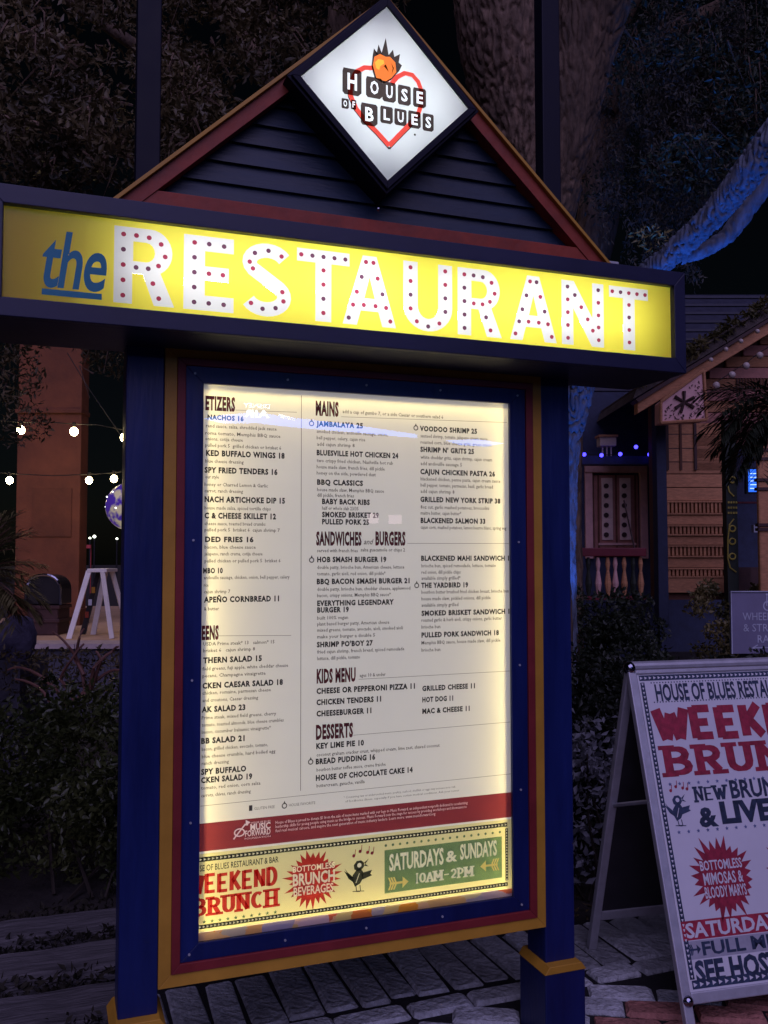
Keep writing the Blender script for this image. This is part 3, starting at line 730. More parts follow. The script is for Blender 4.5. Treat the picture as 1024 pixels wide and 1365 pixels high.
def bird(pl, o, s, m, parent, m2, d=.001):
    """singing bird print, unit box about 1 wide, 1.35 high"""
    def W_(pts): return [(o[0]+x*s, o[1]+z*s) for x, z in pts]
    body = [(.38,.10),(.30,.28),(.30,.48),(.42,.62),(.60,.66),(.68,.52),(.66,.34),(.56,.18)]
    head = [(.36,.66),(.34,.80),(.44,.92),(.60,.93),(.70,.84),(.70,.72),(.62,.62),(.46,.60)]
    T = Txt(pl, d); T.raw(W_(body), [tuple(range(8))]); T.raw(W_(head), [tuple(range(8))], d+.0001)
    T.raw(W_([(.0,.66),(.30,.42),(.36,.22),(.16,.38)]), [(0, 1, 2, 3)], d+.0002); T.raw(W_([(.02,.74),(.12,.60),(.34,.40),(.22,.36)]), [(0, 1, 2, 3)], d+.0003)
    T.raw(W_([(.62,.52),(.98,.58),(.92,.46),(.98,.40),(.64,.30)]), [(0, 1, 2, 3, 4)], d+.0004)
    T.raw(W_([(.70,.84),(.86,.96),(.74,.78)]), [(0, 1, 2)], d+.0002); T.raw(W_([(.70,.74),(.86,.70),(.74,.80)]), [(0, 1, 2)], d+.0003)
    for x in (.40, .54):
        T.raw(W_([(x,.14),(x+.03,.14),(x+.05,-.05),(x+.02,-.05)]), [(0, 1, 2, 3)], d+.0005)
        T.raw(W_([(x-.1,-.03),(x+.16,-.06),(x+.16,-.085),(x-.1,-.055)]), [(0, 1, 2, 3)], d+.0006)
    T.done('bird_print', m, parent)
    T = Txt(pl, d+.0012); T.disc(o[0]+.53*s, o[1]+.78*s, .075*s)
    for a_, b_ in (((.40,.22),(.52,.52)),): T.raw(W_([a_, (a_[0]+.022, a_[1]), (b_[0]+.022, b_[1]), b_]), [(0, 1, 2, 3)], d+.0013)
    T.done('bird_eye_and_feathers', m2, parent)
    T = Txt(pl, d)
    for x, z, q in ((.34,1.10,0), (.56,1.22,1), (.82,1.16,2), (.98,1.12,3)):
        T.disc(o[0]+x*s, o[1]+z*s, .055*s); T.raw(W_([(x+.03,z),(x+.055,z),(x+.075,z+.2),(x+.05,z+.2)]), [(0, 1, 2, 3)], d+.0001)
    T.done('song_notes', 'pr_red' if m.startswith('pr') else 'print_red', parent)
a, b = PL.px(458, 1188); bird(PL, (a, b), .092, 'print_dark', paper, 'cream')

# marquee box -----------------------------------------------------------
BX0, BX1, BZ0, BZ1, BF = -.585, 1.535, 2.152, 2.487, -.222
FX0, FX1, FZ0, FZ1 = -.5353, 1.4919, 2.200, 2.4385
box = build(MB().box(BX0, BX1, .075, .09, BZ0, BZ1), 'sign_box', 'navy', sign)
for q in ([(BX0,BZ0),(BX1,BZ0),(FX1,FZ0),(FX0,FZ0)], [(FX0,FZ1),(FX1,FZ1),(BX1,BZ1),(BX0,BZ1)], [(BX0,BZ0),(FX0,FZ0),(FX0,FZ1),(BX0,BZ1)], [(FX1,FZ0),(BX1,BZ0),(BX1,BZ1),(FX1,FZ1)]):
    build(MB().prism(q, BF, BF+.03), 'face_frame', 'navy', box, bevel=.002)
for q in ((BX0, BX1, BF+.03, .075, BZ0, BZ0+.012), (BX0, BX1, BF+.03, .075, BZ1-.012, BZ1), (BX0, BX0+.012, BF+.03, .075, BZ0+.012, BZ1-.012), (BX1-.012, BX1, BF+.03, .075, BZ0+.012, BZ1-.012)):
    build(MB().box(*q), 'box_panel', 'navy', box)
build(MB().box(BX0+.014, BX1-.014, .066, .072, BZ0+.014, BZ1-.014), 'box_lining', 'white_in', box)
# fluorescent tubes: three lengths, staggered; the left end of the box has no tube
for xa, xb, z_ in ((-.23, .50, 2.335), (.34, .98, 2.315), (.86, 1.41, 2.33)):
    build(MB().tube([(xa, -.06, z_), (xb, -.06, z_)], .013, 10), 'light_tube', 'glow_sign', box)
    build(MB().box(xa-.03, xa, -.075, -.045, z_-.02, z_+.02).box(xb, xb+.03, -.075, -.045, z_-.02, z_+.02), 'tube_holder', 'white_in', box)
FY = -.2
FPL = Plane((0, FY, 0), (1, 0, 0), (0, 0, 1), (0, -1, 0))
LZ0, LZ1 = 2.2175, 2.4215; LH = LZ1-LZ0
ST = .31     # stroke relative to width
def L_E(): return [[(0,0),(1,0),(1,.20),(.42,.20),(.42,.405),(.90,.405),(.90,.595),(.42,.595),(.42,.80),(1,.80),(1,1),(0,1)]], [(.21,.90),(.5,.90),(.8,.89),(.21,.70),(.21,.5),(.5,.5),(.78,.5),(.21,.30),(.21,.10),(.5,.10),(.8,.10)]
def L_T(): return [[(.35,0),(.65,0),(.65,.82),(1,.82),(1,1),(0,1),(0,.82),(.35,.82)]], [(.08,.91),(.29,.91),(.5,.91),(.71,.91),(.92,.91),(.5,.72),(.5,.52),(.5,.32),(.5,.12)]
def L_A(): return [[(0,0),(.26,0),(.335,.21),(.665,.21),(.74,0),(1,0),(.63,1),(.37,1)], [(.40,.39),(.5,.70),(.60,.39)]], [(.43,.91),(.57,.91),(.35,.69),(.65,.69),(.26,.47),(.74,.47),(.19,.28),(.39,.29),(.61,.29),(.81,.28),(.11,.09),(.89,.09)]
def L_N(): return [[(0,0),(.27,0),(.27,.58),(.71,0),(1,0),(1,1),(.73,1),(.73,.44),(.29,1),(0,1)]], [(.14,.90),(.14,.70),(.14,.5),(.14,.3),(.14,.1),(.31,.78),(.46,.60),(.61,.42),(.73,.25),(.87,.90),(.87,.70),(.87,.5),(.87,.31),(.87,.11)]
def L_U():
    o_ = arc(.5,.36,.5,.36,180,360,16); i_ = arc(.5,.37,.21,.19,360,180,12)
    return [[(0,1)]+o_+[(1,1),(.71,1)]+i_+[(.29,1)]], [(.145,.91),(.145,.71),(.145,.51),(.145,.31),(.27,.13),(.5,.07),(.73,.13),(.855,.31),(.855,.51),(.855,.71),(.855,.91)]
def L_R():
    o_ = arc(.60,.70,.36,.30,90,-62,12); h_ = [(.31,.56)]+arc(.52,.69,.15,.13,-90,90,8)+[(.31,.82)]
    return [[(0,0),(.30,0),(.30,.40),(.47,.40),(.66,0),(1,0),(.76,.435)]+list(reversed(o_))+[(0,1)], h_], [(.15,.90),(.36,.90),(.57,.89),(.77,.82),(.84,.66),(.73,.53),(.56,.48),(.36,.48),(.15,.70),(.15,.5),(.15,.3),(.15,.1),(.64,.29),(.74,.10)]
def L_S():
    c = arc(.53,.745,.34,.165,25,200,10)+[(.28,.615),(.45,.545),(.62,.475)]+arc(.50,.265,.35,.175,45,-155,12)
    c = arc(.52,.735,.35,.17,25,215,12)+arc(.48,.275,.36,.18,40,-155,14)
    out = []; inn = []
    for i, p in enumerate(c):
        q0, q1 = c[max(i-1,0)], c[min(i+1,len(c)-1)]; dx, dz = (q1[0]-q0[0])*.72, q1[1]-q0[1]; l = math.hypot(dx, dz)
        t = .098; out.append((p[0]-dz/l*t/.72, p[1]+dx/l*t)); inn.append((p[0]+dz/l*t/.72, p[1]-dx/l*t))
    dots = [c[1], c[4], c[7], c[10], c[12], (c[12][0]*.5+c[13][0]*.5, c[12][1]*.5+c[13][1]*.5), c[14], c[17], c[20], c[23], c[26]]
    return [out+inn[::-1]], dots[:5]+dots[6:]
LET = [('R', -.267, -.111), ('E', -.087, .048), ('S', .067, .213), ('T', .226, .381), ('A', .361, .524), ('U', .547, .704), ('R', .722, .869), ('A', .898, 1.061), ('N', 1.08, 1.234), ('T', 1.255, 1.404)]
FN = {'R': L_R, 'E': L_E, 'S': L_S, 'T': L_T, 'A': L_A, 'U': L_U, 'N': L_N}
def fill2d(loops):
    """fill closed outlines (with holes) by a flat curve, return verts, faces"""
    c = bpy.data.curves.new('o', 'CURVE'); c.dimensions = '2D'; c.fill_mode = 'FRONT'
    for lp in loops:
        s = c.splines.new('POLY'); s.points.add(len(lp)-1)
        for i, p in enumerate(lp): s.points[i].co = (p[0], p[1], 0, 1)
        s.use_cyclic_u = True
    o = bpy.data.objects.new('o', c); COL.objects.link(o); dg = bpy.context.evaluated_depsgraph_get(); dg.update()
    me = bpy.data.meshes.new_from_object(o.evaluated_get(dg)); vs = [(v.co.x, v.co.y) for v in me.vertices]; fs = [tuple(p.vertices) for p in me.polygons]
    bpy.data.objects.remove(o); bpy.data.curves.remove(c); bpy.data.meshes.remove(me); return vs, fs
loops = [[(FX0-.01, FZ0-.01), (FX1+.01, FZ0-.01), (FX1+.01, FZ1+.01), (FX0-.01, FZ1+.01)]]
lett = []
for ch, xa, xb in LET:
    lp, dots = FN[ch]()
    w2 = [[(xa+p[0]*(xb-xa), LZ0+p[1]*LH) for p in q] for q in lp]
    lett.append((w2, [(xa+p[0]*(xb-xa), LZ0+p[1]*LH) for p in dots])); loops += w2
vs, fs = fill2d(loops); Txt(FPL, 0).raw(vs, fs).done('yellow_face', 'yellow_face', box)
bulb_mesh = {}
rb = random.Random(4)
for w2, dots in lett:
    vs, fs = fill2d(w2); lo = Txt(FPL, .0004).raw(vs, fs).done('letter', 'white_face', box)
    for a, b in dots:
        m = 'dot_red' if rb.random() < .55 else 'dot_dark'
        if m not in bulb_mesh:
            t = MB(); n_ = 10; r0 = .0066
            t.add([(r0*math.cos(6.2832*k/n_), 0, r0*math.sin(6.2832*k/n_)) for k in range(n_)]+[(r0*.7*math.cos(6.2832*k/n_), -.004, r0*.7*math.sin(6.2832*k/n_)) for k in range(n_)]+[(0, -.0052, 0)],
                  [(k, (k+1) % n_, n_+(k+1) % n_, n_+k) for k in range(n_)]+[(n_+k, n_+(k+1) % n_, 2*n_) for k in range(n_)])
            me = bpy.data.meshes.new('bulb'); me.from_pydata(t.v, [], t.f); me.materials.append(M[m]); bulb_mesh[m] = me
        o = bpy.data.objects.new('bulb', bulb_mesh[m]); COL.objects.link(o); o.parent = box; o.location = Vector((a, FY-.0008, b))-wloc(box)
T = Txt(FPL, .0012); a0 = FPL.px(57, 350)[0]; a1 = FPL.px(143, 350)[0]
b0 = FPL.px(100, 384)[1]; bt = FPL.px(100, 307)[1]
T.fit('the', a0, b0, a1, (bt-b0)*.94, off=.016, shear=.22, space=.95, res=6); T.done('word_the', 'blue_letter', box)
T = Txt(FPL, .0012); zu = FPL.px(96, 392)[1]; T.raw([(FPL.px(56, 390)[0], zu-.008), (FPL.px(136, 396)[0], zu-.008), (FPL.px(136, 396)[0], zu+.008), (FPL.px(56, 390)[0], zu+.008)], [(0, 1, 2, 3)]); T.done('underline', 'blue_letter', box)
# gable roof --------------------------------------------------------------
GY = -.16
gl0 = P(146, 269, GY); gr0 = P(815, 354, GY); gz = 2.497
gx0, gx1 = gl0.x, gr0.x
pA = P(300, 146, GY); pB = P(632, 152, GY)
slL = (pA.z-gz)/(pA.x-gx0); slR = (pB.z-gz)/(gx1-pB.x); sl_m = (slL+slR)/2; gcx = (gx0+gx1)/2; gap = gz+sl_m*(gx1-gx0)/2
gab = build(MB().prism([(gx0+.03, gz+.004), (gx1-.03, gz+.004), (gcx, gap-.05)], -.06, .06), 'gable', 'navy', sign)
ang = math.atan(sl_m); nxx, nzz = math.sin(ang), math.cos(ang)
def rake(wd0, wd1, y0, y1, name, m):      # board parallel to the roof line, between two inward offsets
    for s_ in (1, -1):
        def q(t, off): # t 0 at eave, 1 at apex
            x = gx0+(gcx-gx0)*t+nxx*off; z = gz+(gap-gz)*t-nzz*off
            return (x, z) if s_ == 1 else (2*gcx-x, z)
        off_x0 = wd0/math.sin(ang); off_x1 = wd1/math.sin(ang)
        pts = [(gx0+off_x0, gz), (gx0+off_x1, gz), (gcx, gap-wd1/math.cos(ang)), (gcx, gap-wd0/math.cos(ang))]
        if s_ == -1: pts = [(2*gcx-a_, b_) for a_, b_ in pts][::-1]
        build(MB().prism(pts, y0, y1), name, m, gab, bevel=.001)
rake(0, .010, GY-.014, .07, 'roof_edge', 'gold'); rake(.010, .048, GY, .06, 'rake_board', 'rakered')
oi_ = .05/math.sin(ang)
build(MB().prism([(gx0+oi_-.0, gz+.001), (gx1-oi_, gz+.001), (gx1-oi_-.04, gz+.052), (gx0+oi_+.04, gz+.052)], GY+.004, .055), 'base_board', 'rakered', gab, bevel=.002)
z_ = gz+.052; nb_ = 0
while z_ < gap-.12:
    zt_ = z_+.062; xx = (z_-gz)/sl_m+gx0+.045/math.sin(ang)-.004; x2 = (zt_-gz)/sl_m+gx0+.045/math.sin(ang)-.004
    y_ = GY+.05
    vsx = [(xx, y_-.012, z_), (2*gcx-xx, y_-.012, z_), (2*gcx-x2, y_, zt_), (x2, y_, zt_), (xx, y_+.012, z_), (2*gcx-xx, y_+.012, z_), (2*gcx-x2, y_+.012, zt_), (x2, y_+.012, zt_)]
    build(MB().add(vsx, [(0,1,2,3),(7,6,5,4),(0,4,5,1),(3,2,6,7),(0,3,7,4),(1,5,6,2)]), 'siding_board', 'siding', gab); z_ = zt_
build(MB().box(gx1-.02, gx1+.025, GY-.01, .06, gz-.008, gz+.018), 'eave_cap', 'alu', gab, bevel=.004)
# diamond light box -------------------------------------------------------
DY = -.212
dc = [P(398, 104, DY), P(518, 10, DY), P(624, 145, DY), P(517, 240, DY)]
dx_ = sum(p.x for p in dc)/4; dz_ = sum(p.z for p in dc)/4; hx = (dc[2].x-dc[0].x)/2; hz = (dc[1].z-dc[3].z)/2; hd = (hx+hz)/2
dia = build(MB().prism([(dx_-hd-.03, dz_), (dx_, dz_-hd-.03), (dx_+hd+.03, dz_), (dx_, dz_+hd+.03)], -.10, -.085), 'diamond_box', 'deep', sign)
def dring(name, m, o0, o1, y0, y1):
    q = lambda r: [(dx_-r, dz_), (dx_, dz_-r), (dx_+r, dz_), (dx_, dz_+r)]
    a, b = q(o0), q(o1)
    for i in range(4):
        j = (i+1) % 4; build(MB().prism([a[i], a[j], b[j], b[i]], y0, y1), name, m, dia, bevel=.0015)
dring('box_side', 'deep', hd+.038, hd+.026, DY+.002, -.085); dring('face_trim', 'deep', hd+.026, hd, DY-.008, DY+.006)
DPL = Plane((dx_, DY, dz_), (1, 0, 0), (0, 0, 1), (0, -1, 0))
r_ = hd+.006; mk('diamond_face', [(dx_-r_, DY, dz_), (dx_, DY, dz_-r_), (dx_+r_, DY, dz_), (dx_, DY, dz_+r_)], [(0, 1, 2, 3)], 'white_face', dia)
for k in (-.17, -.06, .06, .17):
    L_ = hd*.98-abs(k); build(MB().tube([(dx_+k, -.118, dz_-L_), (dx_+k, -.118, dz_+L_)], .008, 8), 'light_tube', 'glow_white', dia)
build(MB().ball((P(505, 279, -.19).x, -.19, P(505, 279, -.19).z), .006, 8, 6), 'latch', 'chrome', dia)
def zc(x, z): return (380+x/3.938, z/3.938)          # measured on the enlarged photo of the logo
D = Txt(DPL, .0010)
def strip(T, pts, wd, d):
    q = [T.pl.px(*zc(*p)) for p in pts]; L = []; R2 = []
    for i, p in enumerate(q):
        w_ = wd[i] if isinstance(wd, (list, tuple)) else wd
        q0, q1 = q[max(i-1, 0)], q[min(i+1, len(q)-1)]; dx, dz = q1[0]-q0[0], q1[1]-q0[1]; l = math.hypot(dx, dz) or 1
        L.append((p[0]-dz/l*w_/2, p[1]+dx/l*w_/2)); R2.append((p[0]+dz/l*w_/2, p[1]-dx/l*w_/2))
    m = len(q); T.raw(L+R2, [(i, i+1, m+i+1, m+i) for i in range(m-1)], d)
hl = [(550,425),(520,385),(470,358),(420,355),(375,378),(348,430),(345,500),(375,570),(430,640),(490,700),(548,765)]
hr = [(560,440),(590,405),(630,385),(670,395),(700,430),(718,480),(718,545),(700,600),(650,660),(600,710),(548,765)]
D = Txt(DPL, .0006); strip(D, [(q[0]-9, q[1]+6) for q in hl[5:]]+[(548,782)], .006, .0006); strip(D, [(548,782)]+[(q[0]+9, q[1]+8) for q in hr[::-1][1:4]], .006, .0008); D.done('heart_outline', 'logo_grey', dia)
D = Txt(DPL, .0010); strip(D, hl, .014, .0011); strip(D, hr, .014, .0013); D.done('heart', 'logo_red', dia)
D = Txt(DPL, .0016)
fl = [(470,410),(455,350),(462,290),(468,255),(480,290),(492,235),(505,290),(530,200),(545,290),(568,262),(575,300),(605,285),(598,330),(615,345),(600,375),(560,420),(520,440)]
cxy = [DPL.px(*zc(535, 350))]
q = [DPL.px(*zc(*p)) for p in fl]
D.raw(q+cxy, [(i, (i+1) % len(q), len(q)) for i in range(len(q))]); D.done('flame_shadow', 'logo_grey', dia)
D = Txt(DPL, .0020)
fl = [(482,415),(462,345),(470,300),(500,285),(530,300),(552,300),(580,330),(585,380),(560,410),(530,428)]
q = [DPL.px(*zc(*p)) for p in fl]; D.raw(q+[DPL.px(*zc(520, 360))], [(i, (i+1) % len(q), len(q)) for i in range(len(q))]); D.done('flame', 'logo_orange', dia)
D = Txt(DPL, .0024)
q = [DPL.px(*zc(*p)) for p in [(480,360),(472,330),(490,312),(518,318),(522,335),(500,350),(495,370)]]; D.raw(q, [tuple(range(len(q)))]); D.done('flame_core', 'logo_yellow', dia)
D = Txt(DPL, .0024)
for a_ in ([(500,365),(520,350),(545,380),(530,340)], [(556,330),(566,360),(560,395),(572,360)]): D.raw([DPL.px(*zc(*p)) for p in a_], [(0, 1, 2, 3)], .0026)
D.done('flame_line', 'logo_grey', dia)
tiles = [('H',302,402,355,495,510,365),('O',425,512,405,512,525,405),('U',512,582,430,532,545,430),('S',592,660,448,548,562,448),('E',672,740,462,560,575,462),('B',398,486,540,655,670,545),('L',500,566,555,642,660,560),('U',574,638,570,655,668,572),('E',646,712,580,670,682,585),('S',722,780,595,685,698,598),('O',297,335,515,570,575,517),('F',347,374,520,575,580,525)]
for ch, xa, xb, ya, yb1, yb2, yt2 in tiles:
    qa = DPL.px(*zc(xa, ya)); qb = DPL.px(*zc(xb, yt2+8)); qc = DPL.px(*zc(xb, yb2)); qd = DPL.px(*zc(xa, yb1))
    DT = Txt(DPL, .003); DL = Txt(DPL, .0034); z1 = (qa[1]+qb[1])/2; z0 = (qc[1]+qd[1])/2; x0, x1 = qa[0], qb[0]; c = .18*(x1-x0)
    if ch != 'F' or True:
        DT.raw([(x0+c*.6, z0), (x1-c, z0), (x1, z0+c), (x1, z1-c*.6), (x1-c*.5, z1), (x0+c*.3, z1), (x0, z1-c), (x0, z0+c*.7)], [tuple(range(8))])
    w_ = x1-x0; DL.fit(ch, x0+w_*.26, z0+(z1-z0)*.22, x1-w_*.24, (z1-z0)*.58, off=.03); DT.done('letter_tile', 'logo_grey', dia); DL.done('logo_letter', 'logo_white', dia)
D = Txt(DPL, .001); a, b = DPL.px(*zc(683, 708)); D.disc(a, b, .0035); D.done('registered_mark', 'logo_grey', dia)

# ================================================================== A FRAME BOARD
BRa = math.radians(-6); EX = Vector((math.cos(BRa), math.sin(BRa), 0)); EY = Vector((-math.sin(BRa), math.cos(BRa), 0))
fa = Vector((1.545, -.156, 0)); AW = .92; YT = .36; YB = .70
top = onplane(842, 886, fa+EY*YT, EY); zt = top.z
def AF(x, y, z): return tuple(fa+EX*x+EY*y+Vector((0, 0, z)))
slen = math.hypot(YT, zt); dz = (EY*YT+Vector((0, 0, zt))).normalized(); nF = EX.cross(dz).normalized()
if nF.dot(EY) > 0: nF = -nF
AP = Plane(fa, EX, dz, nF)
af = thing('pavement_sign', AF(AW/2, YT, 0), 'white aluminium A-frame pavement sign with a red weekend brunch poster', 'pavement sign')
hB = AP.px(904, 1342)[1]; hT = slen
def slabbox(pl, a0, a1, b0, b1, d0, d1, xf=None):
    m = MB(); vs = [pl.w(a, b, d) for d in (d0, d1) for a, b in ((a0, b0), (a1, b0), (a1, b1), (a0, b1))]
    m.add(vs, [(0, 1, 2, 3), (7, 6, 5, 4), (0, 4, 5, 1), (1, 5, 6, 2), (2, 6, 7, 3), (3, 7, 4, 0)]); return m
RW = .034
fp = build(slabbox(AP, RW*.6, AW-RW*.6, hB+.01, hT-.012, -.012, -.002), 'front_panel', 'dark_board', af)
build(slabbox(AP, 0, RW, 0.0, hT-.02, -.018, .008), 'leg', 'alu', fp, bevel=.004); build(slabbox(AP, AW-RW, AW, 0.0, hT-.02, -.018, .008), 'leg', 'alu', fp, bevel=.004)
build(slabbox(AP, RW, AW-RW, hB, hB+.036, -.018, .008), 'bottom_rail', 'alu', fp, bevel=.004); build(slabbox(AP, RW*.5, AW-RW*.5, hT-.038, hT-.002, -.018, .008), 'top_rail', 'alu', fp, bevel=.004)
poster = build(slabbox(AP, RW, AW-RW, hB+.036, hT-.038, -.002, .0015), 'poster', 'poster', fp)
for a_, b_ in ((.014, hT-.012), (AW-.014, hT-.012)):
    c_ = AP.w(a_, b_, -.004); build(MB().ball(c_, .024, 16, 10), 'corner_cap', 'chrome', af, smooth=True)
for a_, b_ in ((.02, hB+.012), (AW-.02, hB+.012)):
    c_ = AP.w(a_, b_, .004); build(MB().ball(c_, .019, 16, 10), 'corner_cap', 'chrome', af, smooth=True)
dzb = (EY*(YT-YB)+Vector((0, 0, zt))).normalized(); nB = EX.cross(dzb).normalized(); nB = nB if nB.dot(EY) > 0 else -nB; BPp = Plane(fa+EY*YB, EX, dzb, nB)
lb = math.hypot(YT-YB, zt)
bp = build(slabbox(BPp, RW, AW-RW, .17, lb-.02, -.012, -.004), 'back_panel', 'dark_board', af)
build(slabbox(BPp, 0, RW, 0, lb-.02, -.018, .008), 'leg', 'alu', bp, bevel=.004); build(slabbox(BPp, AW-RW, AW, 0, lb-.02, -.018, .008), 'leg', 'alu', bp, bevel=.004)
build(slabbox(BPp, RW, AW-RW, .13, .17, -.018, .008), 'bottom_rail', 'alu', bp, bevel=.004)
zz = .52*zt
for xx in (.02, AW-.02): build(MB().tube([AF(xx, YT*.6+.01, zt*.6), AF(xx+.002, YB+(YT-YB)*.52, zt*.52)], .008, 6), 'brace', 'alu', af)
build(MB().tube([AF(.02, YT, zt-.008), AF(AW-.02, YT, zt-.008)], .019, 12), 'hinge_bar', 'alu', af)
# poster print
AR = AW-RW-.012
def apl(u, v): return AP.px(u, v)
pb0, pb1 = hB+.036, hT-.038
chain(AP, 'poster_border', 'pr_blue', 'pr_white', poster, RW+.008, pb1-.014, AR, pb1-.014, .020, d=.0021)
chain(AP, 'poster_border', 'pr_blue', 'pr_white', poster, RW+.018, pb1-.030, RW+.018, pb0+.036, .017, d=.0021)
chain(AP, 'poster_border', 'pr_blue', 'pr_white', poster, AR-.010, pb1-.030, AR-.010, pb0+.036, .017, d=.0021)
chain(AP, 'poster_border', 'pr_blue', 'pr_white', poster, RW+.014, pb0+.020, AR, pb0+.020, .026, d=.0021)
AX0 = RW+.048; AX1 = AR-.030; AWd = AX1-AX0
def at_(u, v): return AP.px(u, v)
def tA(s, u0, v0, cap, a1, m, name, off=.02, d=.0022, slabm=False, th=.24, jig=0):
    a0, b0 = at_(u0, v0); a0 += .008; h = at_(u0, v0-cap)[1]-b0; T = Txt(AP, d)
    if slabm: slab(T, s, a0, b0, a1, h, th, slabm == 'serif', jig)
    else: T.fit(s, a0, b0, a1, h, off, res=3)
    T.done(name, m, poster); return a0, b0, h
tA('HOUSE OF BLUES RESTAURANT & BAR', 872.5, 934.5, 21, AX1, 'pr_blue', 'poster_line', .03)
dd = Txt(AP, .0022)
for vv in (910.5, 936.5):
    z0 = at_(872, vv)[1]
    for k in range(64): dd.disc(AX0+AWd*(k+.5)/64, z0, .0028, 6)
tag(dd.done('dotted_rule', 'pr_blue', poster), kind='stuff')
tA('WEEKEND', 874, 991, 48, AX1, 'pr_red', 'poster_word', slabm='plain', th=.37, jig=.02)
tA('BRUNCH', 883, 1036, 41, AX1, 'pr_red', 'poster_word', slabm='serif', th=.36, jig=.01)
dd = Txt(AP, .0022)
for (u_, vv) in ((890, 1046), (902, 1110)):
    a0, z0 = at_(u_, vv)
    for k in range(15):
        x_ = a0+.008+k*.038
        if x_ < AX1: dd.disc(x_, z0, .0075, star=1)
tag(dd.done('star_row', 'pr_star', poster), kind='stuff')
a0, b0 = at_(926, 1070); h = at_(926, 1049)[1]-b0; slab(Txt(AP, .0022), 'NEW', a0, b0, a0+.135, h, .26, True).done('poster_line', 'pr_blue', poster)
T = Txt(AP, .0022); T.fit('BRUNCH MENU', a0+.15, b0+.006, AX1, h*1.1, .03); T.done('poster_line', 'pr_blue', poster)
a0, b0 = at_(933, 1102); h = at_(933, 1078)[1]-b0; T = Txt(AP, .0022); T.fit('&', a0, b0, a0+.075, h, .045); T.fit('LIVE MUSIC', a0+.09, b0+.006, AX1, h*1.12, .05); T.done('poster_line', 'pr_blue', poster)
a0, b0 = at_(888, 1100); bird(AP, (a0+.004, b0), .102, 'pr_blue', poster, 'pr_white', d=.0022)
a0, b0 = at_(963.5, 1170)
burst(AP, a0, b0, .128, .132, .0022, 12).done('starburst', 'pr_red', poster); burst(AP, a0+.31, b0, .128, .132, .0022, 15).done('starburst', 'pr_red', poster)
for (s, dx0, dv, cp, w_) in (('BOTTOMLESS', 0, .028, .030, .165), ('MIMOSAS &', 0, -.018, .036, .155), ('BLOODY MARYS', 0, -.060, .034, .162), ('GOSPEL', .31, .02, .036, .145), ('BRUNCH', .31, -.03, .036, .155)): Txt(AP, .0028).fit(s, a0+dx0-w_/2, b0+dv, a0+dx0+w_/2, cp, .02).done('burst_lettering', 'pr_white', poster)
a0, b1 = at_(907, 1229); b0 = at_(909, 1255)[1]; T = Txt(AP, .0022); T.raw([(a0-.002, b0), (AX1+.01, b0), (AX1+.01, b1), (a0-.002, b1)], [(0, 1, 2, 3)]); T.done('red_banner', 'pr_red', poster)
T = Txt(AP, .0028); T.fit('SATURDAYS & SUNDAYS', a0+.012, b0+.008, AX1, (b1-b0)*.72, .03); T.done('banner_lettering', 'pr_white', poster)
b0_ = at_(911, 1281)[1]; T = Txt(AP, .0018); T.raw([(a0+.002, b0_), (AX1+.01, b0_), (AX1+.01, b0-.003), (a0+.002, b0-.003)], [(0, 1, 2, 3)]); T.done('grey_banner', 'pr_grey', poster)
T = Txt(AP, .0022); T.fit('FULL MENU SERVED', a0+.062, b0_+.010, AX1-.05, (b0-b0_)*.66, .03); T.done('poster_line', 'pr_blue', poster)
arrow(AP, a0+.012, (b0+b0_)/2, .045, .03, .0022, 1).done('arrow_mark', 'pr_blue', poster)
a2, b2 = at_(925, 1311); T = Txt(AP, .0022); T.fit('SEE HOST FOR DETAILS', a0+.022, b2, AX1, at_(925, 1283)[1]-b2, .045); T.done('poster_line', 'pr_blue', poster)

# ================================================================== LEFT BACKGROUND
# timbers
for k, (ya, yb, zt_, x0) in enumerate(((.48, .75, .07, -.135), (.86, 1.10, .075, -.13), (1.22, 1.42, .08, -.125))):
    m = MB(); n_ = 14; xs = [x0-k_*.14 for k_ in range(n_)]
    vs = []
    for x in xs:
        j = lambda: random.uniform(-.006, .006); vs += [(x, ya+j()-.18*(x-x0)*0, -.05), (x, ya+j(), zt_-.01+j()), (x, ya+.02, zt_+j()), (x, yb-.02, zt_+j()), (x, yb+j(), zt_-.012), (x, yb, -.05)]
    m.add(vs, [(i*6+q, i*6+(q+1) % 6, (i+1)*6+(q+1) % 6, (i+1)*6+q) for i in range(n_-1) for q in range(6)]+[tuple(range(5, -1, -1)), tuple((n_-1)*6+q for q in range(6))])
    o = build(m, 'timber_sleeper', 'timber')
    tag(o, ['weathered timber sleeper nearest the camera by the left blue post', 'middle weathered timber sleeper of the three in the left bed', 'rearmost weathered timber sleeper lying against the dark hedge'][k], 'timber', 'weathered timbers beside the left post')
v, f = leafcloud(5200, lambda r, n: np.stack([r.uniform(-1.7, -.13, n), np.choose(r.integers(0, 4, n), [.44+0*r.random(n), .815+0*r.random(n), 1.17+0*r.random(n), 1.47+0*r.random(n)])+r.normal(0, .028, n)+.025*np.sin(r.uniform(0, 6, n)), r.uniform(0, .085, n)], 1), .035, .4, seed=71)  # dark mossy leaf strips added to make the timber gaps read as shaded
o = mknp('gap_shade_moss', v, f, 'leaf_gap_shade'); tag(o, 'dark moss strips standing in for shade in the gaps between the timbers', 'shading moss', kind='stuff')
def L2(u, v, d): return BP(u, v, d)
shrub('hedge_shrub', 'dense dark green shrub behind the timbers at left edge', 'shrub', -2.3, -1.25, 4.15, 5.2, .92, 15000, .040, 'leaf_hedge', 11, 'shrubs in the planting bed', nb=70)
shrub('hedge_shrub', 'dense dark green shrub directly left of the left blue post', 'shrub', -1.3, -.55, 4.1, 5.0, .88, 14000, .040, 'leaf_hedge', 12, 'shrubs in the planting bed', nb=60)
